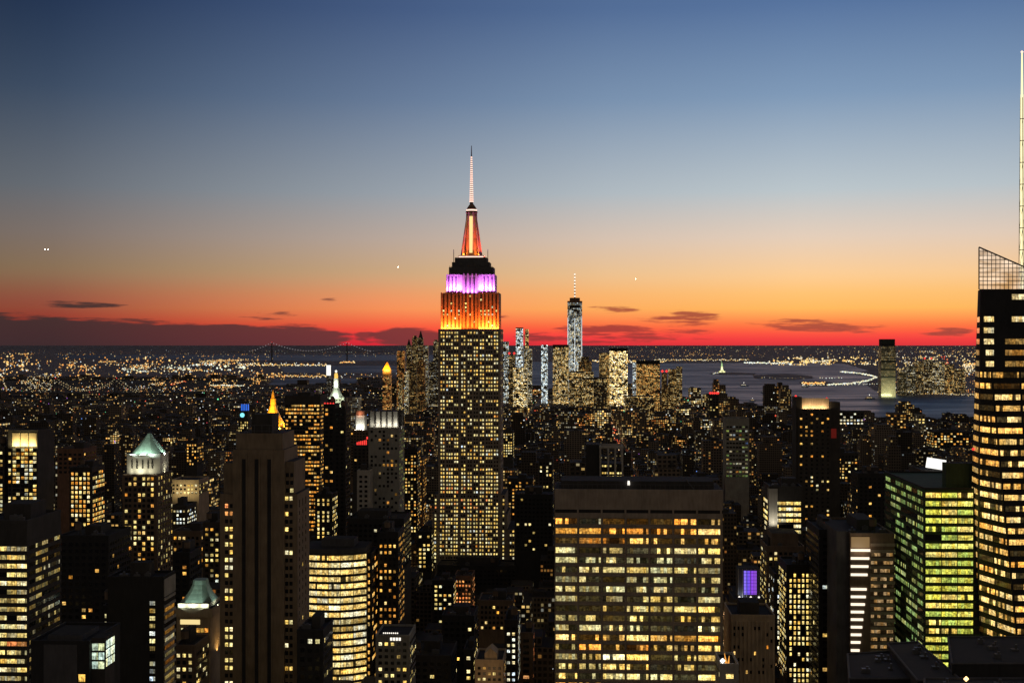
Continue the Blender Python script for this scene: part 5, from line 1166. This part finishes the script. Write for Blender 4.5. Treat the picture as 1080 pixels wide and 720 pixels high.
boat('ferry', 'amber lit ferry in front of the far-shore skyline', 917.5, 420.5, 46, 0, (1, .7, .3))
boat('ferry', 'low ferry sailing between the statue island and the golden island', 849, 408.3, 40, 0)
def plane(label, px, py, Y, yaw, two=False):
    p = at(px, py, Y); root = empty('airplane', p, yaw); tag(root, label, 'airplane', 'airplanes with landing lights')
    mb = MB(); prof = [(-19, .3), (-16, 1.3), (-8, 2.), (12, 2.), (17, 1.5), (19.5, .4)]
    for (a, ra), (b, rb) in zip(prof, prof[1:]): mb.beam((a, 0, 0), (b, 0, 0), ra, 0, 10, rb)
    mb.obj('fuselage', [M['grey']], root)
    for s in (-1, 1):
        mb = MB(); b = len(mb.v); mb.v = [(4, s*1.5, -.6), (-2, s*1.5, -.6), (-7, s*17, .8), (-4.6, s*17, .8), (4, s*1.5, -.1), (-2, s*1.5, -.1), (-7, s*17, 1.), (-4.6, s*17, 1.)]
        for f in ((0, 1, 2, 3), (4, 5, 6, 7), (0, 1, 5, 4), (1, 2, 6, 5), (2, 3, 7, 6), (3, 0, 4, 7)): mb.f.append(f); mb.mi.append(0); mb.at.append((0, 0, 0, 0)); mb.uv += [(0, 0)]*4
        mb.obj('wing', [M['grey']], root)
        mb = MB(); mb.beam((3.4, s*6, -1.6), (-1.2, s*6, -1.6), 1., 0, 8, .7); mb.obj('engine', [M['metal']], root)
    mb = MB(); mb.v = [(-13, -.2, 1), (-18.5, -.2, 1), (-20, -.1, 7.5), (-17.5, -.1, 7.5), (-13, .2, 1), (-18.5, .2, 1), (-20, .1, 7.5), (-17.5, .1, 7.5)]
    for f in ((0, 1, 2, 3), (4, 5, 6, 7), (0, 1, 5, 4), (1, 2, 6, 5), (2, 3, 7, 6), (3, 0, 4, 7)): mb.f.append(f); mb.mi.append(0); mb.at.append((0, 0, 0, 0)); mb.uv += [(0, 0)]*4
    mb.box(-18.8, -15.8, -6, 6, .8, 1.05); mb.obj('tail', [M['grey']], root)
    for s in ((-1, 1) if two else (0,)):
        mb = MB(); mb.octa((19.8 if s == 0 else 4.5, s*3.2, -.8), 3.); mb.obj('landing_light', [M['planelight']], root)
plane('distant airplane with twin landing lights low over the cloud bank side', 47.5, 263, 15000, -1.35)
plane('second airplane light trailing just beside the twin-lit one', 50.9, 263.2, 17500, -1.3)
plane('single airplane light between the cloud bank and the mast-topped skyscraper', 420, 281.7, 20000, -1.6)
plane('faint airplane light above the tapering far tower side of the sky', 670.4, 294, 22000, -1.7)

# ---------------------------------------------------------------- the rest of the city, block by block
rnd = random.Random(11)
FOOT = [(u0-4, u1+4, v0-6, v1+6) for (_, _, _, _, _, u0, u1, v0, v1, _) in HEROES]
FA = np.array(FOOT)
def prj(u, v): X, Yw = u*CST+v*SNT, -u*SNT+v*CST; return X, Yw
AV = [-177-140*k for k in range(1, 40)]+[-177]+[-177+280*k for k in range(1, 30)]
AV = sorted(AV)
LIM = [(x0, x1, Y, vb) for (x0, x1, yt, Y, vb, *_r) in HEROES]
# nothing may stand in front of the water, the far shore and the low horizon
LIM += [(700, 905, 4400, 416), (760, 905, 4200, 428), (880, 1030, 3900, 445), (540, 700, 4400, 404), (0, 300, 9000, 412), (230, 400, 7000, 407), (0, 1080, 4600, 398), (0, 460, 2700, 420), (520, 1030, 2600, 442), (0, 1080, 1600, 455), (0, 1080, 1000, 520), (-100, 1180, 640, 750), (440, 560, 2500, 432)]
LIM = np.array(LIM)
fill = []                                                          # u, v, w, d, h, attributes
def water_px(x, y): return (y < 446 and 700 < x and y > 380 and (y < 418+(x-700)*.13)) or (470 < x <= 700 and y < 409)
for k in range(len(AV)-1):
    u0, u1 = AV[k]+11, AV[k+1]-11
    if u1-u0 > 150: spans = [(u0, u1)]
    else: spans = [(u0, u1)]
    for (a, b) in spans:
        v = 330.
        while v < 9500:
            big = 1. if v < 3600 else 1.5 if v < 5500 else 2.2
            dep = 30*big
            for row in range(2):
                vv = v+row*(dep+1)
                u = a
                while u < b-14:
                    w = rnd.uniform(15, 36)*big
                    if u+w > b-8: w = b-u
                    uu = u; u += w+rnd.choice((.4, .6, 1., 6.))
                    X, Yw = prj(uu+w/2, vv)
                    if Yw < 300: continue
                    px = CX+X/Yw*F; hw = (w/2+8)/Yw*F
                    if px+hw < -260 or px-hw > 1340: continue
                    gy = HZ+EYE*F/Yw
                    if water_px(px, gy) : continue
                    if px < 420 and 398 < gy < 407 and 280 < px < 380: continue
                    if Yw > 7200 and px > 420: continue
                    if ((FA[:, 0] < uu+w) & (FA[:, 1] > uu) & (FA[:, 2] < vv+dep) & (FA[:, 3] > vv)).any(): continue
                    r = rnd.random()
                    if vv < 1250: hgt = rnd.uniform(30, 100) if r < .86 else rnd.uniform(100, 160)
                    elif vv < 2300: hgt = rnd.uniform(16, 46) if r < .86 else rnd.uniform(46, 85) if r < .975 else rnd.uniform(90, 135)
                    elif vv < 4500: hgt = rnd.uniform(11, 24) if r < .9 else rnd.uniform(26, 48) if r < .988 else rnd.uniform(50, 85)
                    elif vv < 5600: hgt = rnd.uniform(11, 26) if r < .86 or px < 400 else rnd.uniform(35, 110)
                    else: hgt = rnd.uniform(8, 18) if r < .95 else rnd.uniform(20, 45)
                    m_ = (LIM[:, 0] < px+hw) & (LIM[:, 1] > px-hw) & (LIM[:, 2] > Yw)
                    if m_.any():
                        ymin = LIM[m_, 3].max(); hmax = EYE-(ymin-HZ)/F*Yw
                        if hgt > hmax*.9: hgt = max(7., hmax*rnd.uniform(.76, .92) if hmax > 8 else 7.)
                    q = rnd.random()
                    lit = rnd.choice((.015, .03, .06, .09, .13)) if q < .78 else rnd.uniform(.2, .4) if q < .955 else rnd.uniform(.55, .85)
                    if vv < 1500: lit = min(.7, lit*1.7+.03)
                    if 520 < px < 770 and 3300 < Yw < 5700: lit = max(lit, rnd.choice((.1, .2, .3, .5, .8)))
                    elif 400 < px < 470 and 3800 < Yw < 5700: lit = max(lit, rnd.choice((.08, .15, .25, .4)))
                    warm = rnd.uniform(.28, .85); stg = rnd.choice((.7, .9, 1.1)); alb = rnd.choice((.2, .3, .45, .6, .8))
                    if hgt < 8: lit *= .3
                    fill.append((uu, vv, w, dep-1, hgt, lit, warm, stg, alb, Yw, px))
            v += (2*dep+3)+18
# which of them show: a coarse depth raster, far to near
RW, RH = 1080, 720
def rect(x0, x1, y0, y1): return max(0, int(round(x0))), max(0, min(RW, int(round(x1)))), max(0, int(round(y0))), max(0, min(RH, int(round(y1))))
ids = np.full((RH, RW), -1, np.int32); jobs = []
for i, (uu, vv, w, dp, hgt, *_s, Yw, px) in enumerate(fill):
    hw = w/2/Yw*F; jobs.append((Yw, i, px-hw, px+hw, HZ+(EYE-hgt)/Yw*F, HZ+EYE*F/Yw))
for j, (x0, x1, yt, Yh, vb, *_r) in enumerate(HEROES): jobs.append((Yh, -2-j, x0, x1, yt, HZ+EYE*F/Yh))
for Yw, i, x0, x1, y0, y1 in sorted(jobs, key=lambda t: -t[0]):
    a, b, c, d_ = rect(x0, x1, y0, y1); ids[c:d_, a:b] = i
vis = np.bincount(ids[ids >= 0], minlength=len(fill)) if (ids >= 0).any() else np.zeros(len(fill), int)
cen = {}
ys_, xs_ = np.nonzero(ids >= 0); order = ids[ys_, xs_]
sx_ = np.bincount(order, xs_, len(fill)); sy_ = np.bincount(order, ys_, len(fill))
top300 = [int(i) for i in np.argsort(-vis)[:300] if vis[i] > 6]
inset = set(top300)
MATS = [M['facade'], M['roof'], M['dark']]
def cellof(Yw, i):
    r = random.Random(i); s = max(1., Yw/1350*.6); return (r.uniform(2.8, 4.2)*s, r.uniform(3.3, 4.1)*s)
def blockmesh(mb, i, u0, v0, detail):
    """one block; detail: returns the extra pieces as their own builders"""
    uu, vv, w, dp, hgt, lit, warm, stg, alb, Yw, px = fill[i]; at_ = (lit, warm, stg, alb); c = cellof(Yw, i); r = random.Random(i*7+1)
    x0, y0 = uu-u0, vv-v0; extra = []
    mb.box(x0, x0+w, y0, y0+dp, 0, hgt, 0, 1, at_, c, False)
    if hgt > 30 and r.random() < .5:
        f = r.uniform(.5, .8); e = MB(); e.box(x0+w*(1-f)/2, x0+w*(1+f)/2, y0+dp*.15, y0+dp*.9, hgt-.05, hgt+min(hgt*.16, 16)*r.uniform(.5, 1), 0, 1, at_, c, False); extra.append(('upper_tier', e))
    else:
        e = MB(); bx = x0+w*r.uniform(.1, .5); e.box(bx, bx+w*r.uniform(.2, .4), y0+dp*.3, y0+dp*.7, hgt-.05, hgt+r.uniform(2.5, 4.5), 2, 1); extra.append(('bulkhead', e))
    if r.random() < .45 and Yw < 2600:
        e = MB(); tx, ty = x0+w*r.uniform(.1, .9), y0+dp*r.uniform(.1, .25); e.cyl(tx, ty, 1.7, 1.7, hgt+2.4, hgt+5.6, 8, 2, 2); e.cyl(tx, ty, 1.9, .1, hgt+5.6, hgt+7, 8, 2, 2)
        for a in range(4): e.beam((tx+1.2*math.cos(a*1.57+.8), ty+1.2*math.sin(a*1.57+.8), hgt-.1), (tx+1.1*math.cos(a*1.57+.8), ty+1.1*math.sin(a*1.57+.8), hgt+2.5), .14, 2, 4)
        extra.append(('water_tank', e))
    return extra
# labels: look first, then the neighbour it stands by, in words
NB = [(x0, x1, yt, Y, short) for (x0, x1, yt, Y, vb, a, b, c, d_, short) in HEROES if short]
NB += [(844, 880, 402, 9000, 'the golden harbour island'), (748, 797, 392, 11700, 'the statue island'), (44, 146, 400, 6000, 'the nearer suspension bridge'), (262, 392, 361, 19000, 'the horizon suspension bridge')]
used = set()
def describe(i):
    uu, vv, w, dp, hgt, lit, warm, stg, alb, Yw, px = fill[i]; n = max(vis[i], 1); cx, cy_ = sx_[i]/n, sy_[i]/n
    pw = w/Yw*F
    size = 'slim' if pw < 9 else 'narrow' if pw < 16 else 'broad' if pw > 30 else 'middling'
    tall = 'low' if hgt < 26 else 'mid-rise' if hgt < 70 else 'tall'
    hue = 'amber' if warm > .6 else 'cream' if warm > .42 else 'whitish'
    wins = 'unlit front' if lit < .03 else f'stray {hue} windows' if lit < .1 else f'scattered {hue} windows' if lit < .2 else f'many {hue} windows' if lit < .5 else f'solid rows of {hue} windows'
    tone_ = 'black' if alb < .35 else 'dark' if alb < .6 else 'dull brown'
    nb = sorted(NB, key=lambda t: abs((t[0]+t[1])/2-cx)/1.4+max(0, t[2]-cy_)*1.5+abs(Yw-t[3])*.01)
    deg = {1: '', 2: 'just ', 3: 'well '}
    for t in nb[:14]:
        mid = (t[0]+t[1])/2; far_ = Yw > t[3]
        side = 'left' if cx < t[0] else 'right' if cx > t[1] else ''
        gap = (t[0]-cx) if side == 'left' else (cx-t[1])
        if side:
            rel = ('close ' if gap < 14 else 'a little way ' if gap < 45 else 'far ')+side+' of'
            rel2 = ' and farther back' if Yw > t[3]*1.25 else ' and nearer' if Yw < t[3]*.8 else ''
        else: rel = 'rising behind' if far_ else 'in front of'; rel2 = ''
        for lab in (f'{size} {tone_} {tall} block with {wins} {rel} {t[4]}', f'{size} {tone_} {tall} block with {wins}, {rel} {t[4]}{rel2}'):
            key = ' '.join(lab.lower().replace(',', '').split())
            if key not in used and len(lab.replace('-', '').split()) <= 16: used.add(key); return lab
    a, b = nb[0][4], nb[1][4]; k = 2
    lab = f'{size} {tone_} block between {a} and {b}'
    while lab in used: k += 1; lab = f'{size} {tall} block between {nb[k % len(nb)][4]} and {nb[(k+1) % len(nb)][4]}' if k < 40 else f'{size} {tone_} {tall} block behind {nb[k % len(nb)][4]}'; 
    used.add(lab); return lab
for i in top300:
    uu, vv, w, dp, hgt, *_s, Yw, px = fill[i]; X, Yq = prj(uu+w/2, vv)
    name = 'office_block' if hgt > 60 else 'apartment_block' if hgt > 26 else 'city_block'
    mb = MB(); extra = blockmesh(mb, i, uu+w/2, vv, True)
    o = mb.obj(name, MATS, None, 'fa', (X, Yq, 0), -TH)
    tag(o, describe(i), 'building', 'city blocks between the towers')
    for nm, e in extra: e.obj(nm, MATS, o, 'fa')
mb = MB()
for i in range(len(fill)):
    if i in inset: continue
    for nm, e in blockmesh(mb, i, 0, 0, False):
        if fill[i][9] < 4200:
            b = len(mb.v); mb.v += e.v; mb.f += [tuple(q+b for q in f) for f in e.f]; mb.uv += e.uv; mb.mi += e.mi; mb.at += e.at
o = mb.obj('distant_city', MATS, None, 'fa', (0, 0, 0), -TH); tag(o, 'countless low dark city blocks packed behind the larger ones', None, None, 'stuff')
# ---------------------------------------------------------------- streets, traffic, far lights
mb = MB()
for a in AV:
    if -1900 < a < 2600:
        x0, x1 = a-9, a+9; mb.poly([(x0, 300, .05), (x1, 300, .05), (x1, 5200, .05), (x0, 5200, .05)])
o = mb.obj('road', M['street'], None, None, (0, 0, 0), -TH); tag(o, 'straight avenues running away between the blocks', None, None, 'structure')
LP = dict(sign=[(.15, .35, 1), (.6, .2, 1), (.2, 1, .45), (1, .1, .15), (.9, .95, 1)], mix=[(1, .68, .25), (1, .45, .1), (1, .93, .7), (.85, .95, 1), (1, .78, .36), (1, .55, .16), (1, .36, .1), (1, .62, .2)], amber=[(1, .5, .12), (1, .6, .2), (1, .72, .32), (1, .42, .1)], white=[(1, .93, .68), (.9, 1, .8), (.9, .95, .9), (1, .84, .5), (.95, .96, .6)],
          red=[(1, .12, .06), (1, .3, .1)], gold=[(1, .68, .24), (1, .78, .38), (1, .58, .16), (1, .9, .66)], traffic=[(1, .22, .07), (1, .12, .05), (1, .7, .36), (1, .5, .18)])
def lamps(name, label, specs, seed):
    r = random.Random(seed); mb = MB()
    for (px, py, z, spx, c, k) in specs(r):
        g = gnd(px, py, z); sz = spx*g.y/F*.5
        mb.octa(tuple(g), sz, (*c, k))
    o = mb.obj(name, M['glow'], None, 'wc'); tag(o, label, None, None, 'stuff')
def region(x0, x1, y0, y1, n, pal, s=(.7, 1.5), k=(.4, 1.6), z=14., clump=0):
    def g(r):
        cs = [(r.uniform(x0, x1), r.uniform(y0, y1)) for _ in range(clump)] if clump else None
        for _ in range(n):
            if cs and r.random() < .7: c = r.choice(cs); x, y = c[0]+r.gauss(0, (x1-x0)*.035), c[1]+r.gauss(0, (y1-y0)*.05)
            else: x, y = r.uniform(x0, x1), r.uniform(y0, y1)
            if not (x0 <= x <= x1 and y0 <= y <= y1): continue
            yield x, y, z, r.uniform(*s)*(1.35 if r.random() < .07 else 1), r.choice(LP[pal]), r.uniform(*k)
    return g
def line(pts, n, pal, s=1.3, k=1.4, jit=.15, z=6.):
    def g(r):
        for a, b in zip(pts, pts[1:]):
            m_ = max(1, int(n*math.dist(a, b)/sum(math.dist(p, q) for p, q in zip(pts, pts[1:]))))
            for i in range(m_):
                f = (i+r.uniform(.1, .9))/m_; yield a[0]+(b[0]-a[0])*f, a[1]+(b[1]-a[1])*f+r.gauss(0, jit), z, s*r.uniform(.7, 1.25), r.choice(LP[pal]), k*r.uniform(.6, 1.2)
    return g
def join(*gs): return lambda r: (x for g in gs for x in g(r))
lamps('borough_lights', 'dense carpet of white and amber lights across the low far borough', join(region(0, 460, 368, 374, 130, 'mix', (.4, .9), (.15, .6)), region(0, 300, 373, 420, 150, 'mix', (.5, 1.), (.2, 1.)), region(0, 40, 372, 400, 110, 'amber', (.8, 1.9), (.5, 1.6), clump=6), region(60, 300, 376, 400, 260, 'amber', (.8, 2.1), (.5, 1.6), clump=13), region(130, 260, 384, 392, 90, 'white', (1., 2.4), (.6, 1.5), clump=6), region(0, 290, 372, 381, 90, 'amber', (.6, 1.3), (.25, .9), clump=12), region(0, 140, 379, 398, 150, 'mix', clump=14), region(125, 268, 381, 395, 110, 'white', (.7, 1.6), (.4, 1.4), clump=8),
      region(125, 270, 379, 394, 220, 'amber', clump=9), region(160, 275, 394, 410, 240, 'amber', clump=8), region(0, 180, 398, 418, 260, 'mix', (.6, 1.3), (.3, 1.2), clump=16), line([(222, 406.3), (257, 406.9)], 34, 'white', 1.9, 1.6), line([(200, 411.8), (240, 412.6)], 30, 'gold', 1.4, 1.0),
      line([(180, 405), (196, 402.5)], 18, 'traffic', 1.8, 1.3, .7), region(22, 62, 395, 412, 110, 'gold', (.8, 1.5), (.3, 1.)), line([(0, 394), (8, 412)], 18, 'gold', 1.5, 1.2, 1.), line([(104, 381.6), (122, 381)], 20, 'amber', 1.3, 1.), line([(220, 380.6), (252, 380)], 30, 'amber', 1.3, 1.), line([(13, 368.8), (47, 368.8)], 16, 'gold', .8, .8), line([(125, 368.6), (130, 368.6)], 5, 'gold', 1.2, 1.)), 1)
lamps('shore_lights', 'thin chains of lamps along the river and bay shores', join(line([(250, 384.6), (345, 384.9)], 70, 'gold', 1.5, 1.2, .5), line([(358, 382.3), (374, 381.6)], 16, 'amber', 1.6, 1.3, .4), region(250, 345, 382.5, 385.4, 60, 'mix'), line([(290, 396.2), (345, 396.5)], 50, 'amber', 1.4, 1.1, .6), region(285, 460, 393.6, 398, 80, 'mix', (.7, 1.3), (.3, 1.1)),
      line([(368, 367.6), (430, 367.4)], 26, 'gold', .9, .7, .1), line([(280, 370.5), (372, 371.2)], 34, 'white', .8, .55, .1), region(260, 420, 372, 376, 30, 'mix', (.6, 1.), (.2, .6))), 2)
lamps('far_shore_lights', 'golden band of dock lights along the opposite harbour shore', join(line([(625, 380.6), (700, 381.3)], 70, 'gold', 1.7, 1.3, .5), line([(690, 379.5), (790, 379.3)], 90, 'gold', 1.3, 1.0, .5), line([(785, 382.5), (835, 383)], 46, 'white', 1.7, 1.3, .6), region(810, 930, 376.5, 384.6, 300, 'gold', (.9, 2.), (.5, 1.6), clump=18),
      region(530, 1040, 364.4, 371, 190, 'gold', (.4, .9), (.15, .7)), region(640, 1040, 366, 377, 260, 'amber', (.5, 1.2), (.25, 1.), clump=20), region(870, 1040, 370, 378, 150, 'gold', (.7, 1.4), (.3, 1.1), clump=12), region(940, 1035, 374, 392, 260, 'gold', (.8, 1.7), (.4, 1.4), clump=16), region(930, 1035, 392, 415, 210, 'mix', (.7, 1.5), (.3, 1.2), clump=14), line([(925, 412.6), (1030, 416.4)], 80, 'gold', 1.2, .8, .5),
      line([(1016, 384.6), (1030, 384.4)], 20, 'amber', 1.8, 1.2, .7), region(985, 1000, 376, 384, 8, 'red', (1.5, 2.), (.8, 1.2)), line([(930, 409), (945, 410)], 22, 'white', 1.9, 1.1, 1.)), 3)
lamps('island_lights', 'curving chain of bright lamps round the small harbour islands', join(line([(886, 391.6), (904.5, 393.1), (916, 395), (925, 397.6), (914, 401.4), (897, 404.2), (874, 405.2)], 110, 'white', 1.5, 1.25, .25), line([(846, 404.4), (870, 403.6)], 40, 'amber', 1.9, 1.3, .6), line([(845, 406), (930, 404.5)], 36, 'white', 1.3, 1.1, .3), line([(862, 398.4), (890, 398.3)], 8, 'white', 1.4, 1.1, .2),
      line([(752, 393.6), (758, 393.2)], 6, 'white', 1.2, .9, .2), line([(800, 397.6), (850, 399.2)], 12, 'gold', .9, .6, .5)), 4)
def avenue(a, v0, v1, n):
    def g(r):
        for _ in range(n):
            v = r.uniform(v0**.5, v1**.5)**2; u = a+r.choice((-6, -3, 0, 3, 6)); X, Yw = prj(u, v); z = 1.2
            yield CX+X/Yw*F, HZ+(EYE-z)*F/Yw, z, r.uniform(1.0, 2.2), r.choice(LP['traffic']), r.uniform(.5, 1.5)
    return g
lamps('traffic_lights_glow', 'red and amber streams of car lights down the avenue canyons', join(*(avenue(a, 900, 4600, 120) for a in AV if -1500 < a < 1900), avenue(-177, 1250, 2600, 260)), 5)
def roofs(r):                                                      # lamps on roofs and street corners through the dark middle distance
    for i in range(len(fill)):
        uu, vv, w, dp, hgt, *_s, Yw, px = fill[i]
        if not 700 < Yw < 7500: continue
        for _ in range(1 if Yw < 1500 else 2 if Yw < 2600 else 3):
            if r.random() > (.12 if Yw < 1500 else .3 if Yw < 2400 else .42): continue
            X, Yq = prj(uu+r.uniform(0, w), vv-.6); z = r.uniform(.25, 1.02)*hgt+.6
            yield CX+X/Yq*F, HZ+(EYE-z)*F/Yq, z, r.uniform(.6, 1.4)*(1.6 if r.random() < .07 else 1), r.choice(LP[r.choice(('mix', 'white', 'amber', 'red', 'sign') if r.random() < .4 else ('mix',))]), r.uniform(.45, 2.)
lamps('street_lights', 'scattered street and roof lamps through the dark middle of the city', roofs, 6)
# shore buildings by the near bank
T('pier_hall', 'long low pier hall with a row of white lamps on the near bank', 885, 911, 434, 3700, 60, 447, 'dark', 'white', .8, 9, 9, .6, .5, lo=2, roof=False).done()
T('bank_block', 'orange lit row house block on the near bank of the water', 939, 956, 436, 3600, 50, 450, 'brown', 'amber', .7, 8, 8, .6, .5, roof=False).done()
T('bank_tower', 'small pale block alone on the near bank of the water', 968, 976, 437, 3550, 40, 450, 'grey', 'cream', .5, 8, 8).done()
T('red_lamp_block', 'dark shore block with a cluster of red roof lamps', 748, 758, 416, 4300, 60, 430, 'dark', 'cream', .2, 9, 9, roof=False).done()
rb = bpy.data.objects['red_lamp_block']; mb = MB()
for dx in (-12, -5, 2, 9, 14): mb.octa((dx, 3, 260-(416-HZ)/F*4300+5), 5)
mb.obj('roof_lamp_row', [M['bulb_red']], rb)
def street_lamp(a, v):                                             # a real lamp over the avenue, its light spilling up the lower walls
    X, Yq = prj(a, v); root = empty('street_lamp', (X, Yq, 0), -TH)
    tag(root, 'street lamp glowing over a deep avenue between the blocks', 'street lamp', 'street lamps along the avenues')
    mb = MB(); mb.cyl(0, 0, .16, .1, 0, 9, 8); mb.beam((0, 0, 8.9), (2.2, 0, 9.5), .08, 0, 6); mb.obj('post', [M['metal']], root)
    mb = MB(); mb.box(1.6, 2.8, -.35, .35, 9.35, 9.6); mb.obj('lamp_head', [M['beacon']], root)
    l = flood(root, (2.2, 0, 8.9), (2.2, 0, 0), (1, .52, .18), 6500, .6, kind='POINT')
for a in (-177, 103):
    for v in ((820, 960, 1100, 1250, 1400, 1550, 1700, 1900) if a < 0 else (700, 780, 850, 920, 1000, 1100, 1200)): street_lamp(a-9.5, v)
for o in list(bpy.data.objects):
    if o.type == 'LIGHT' and o.name.startswith('floodlight'): o.data.cycles.max_bounces = 2
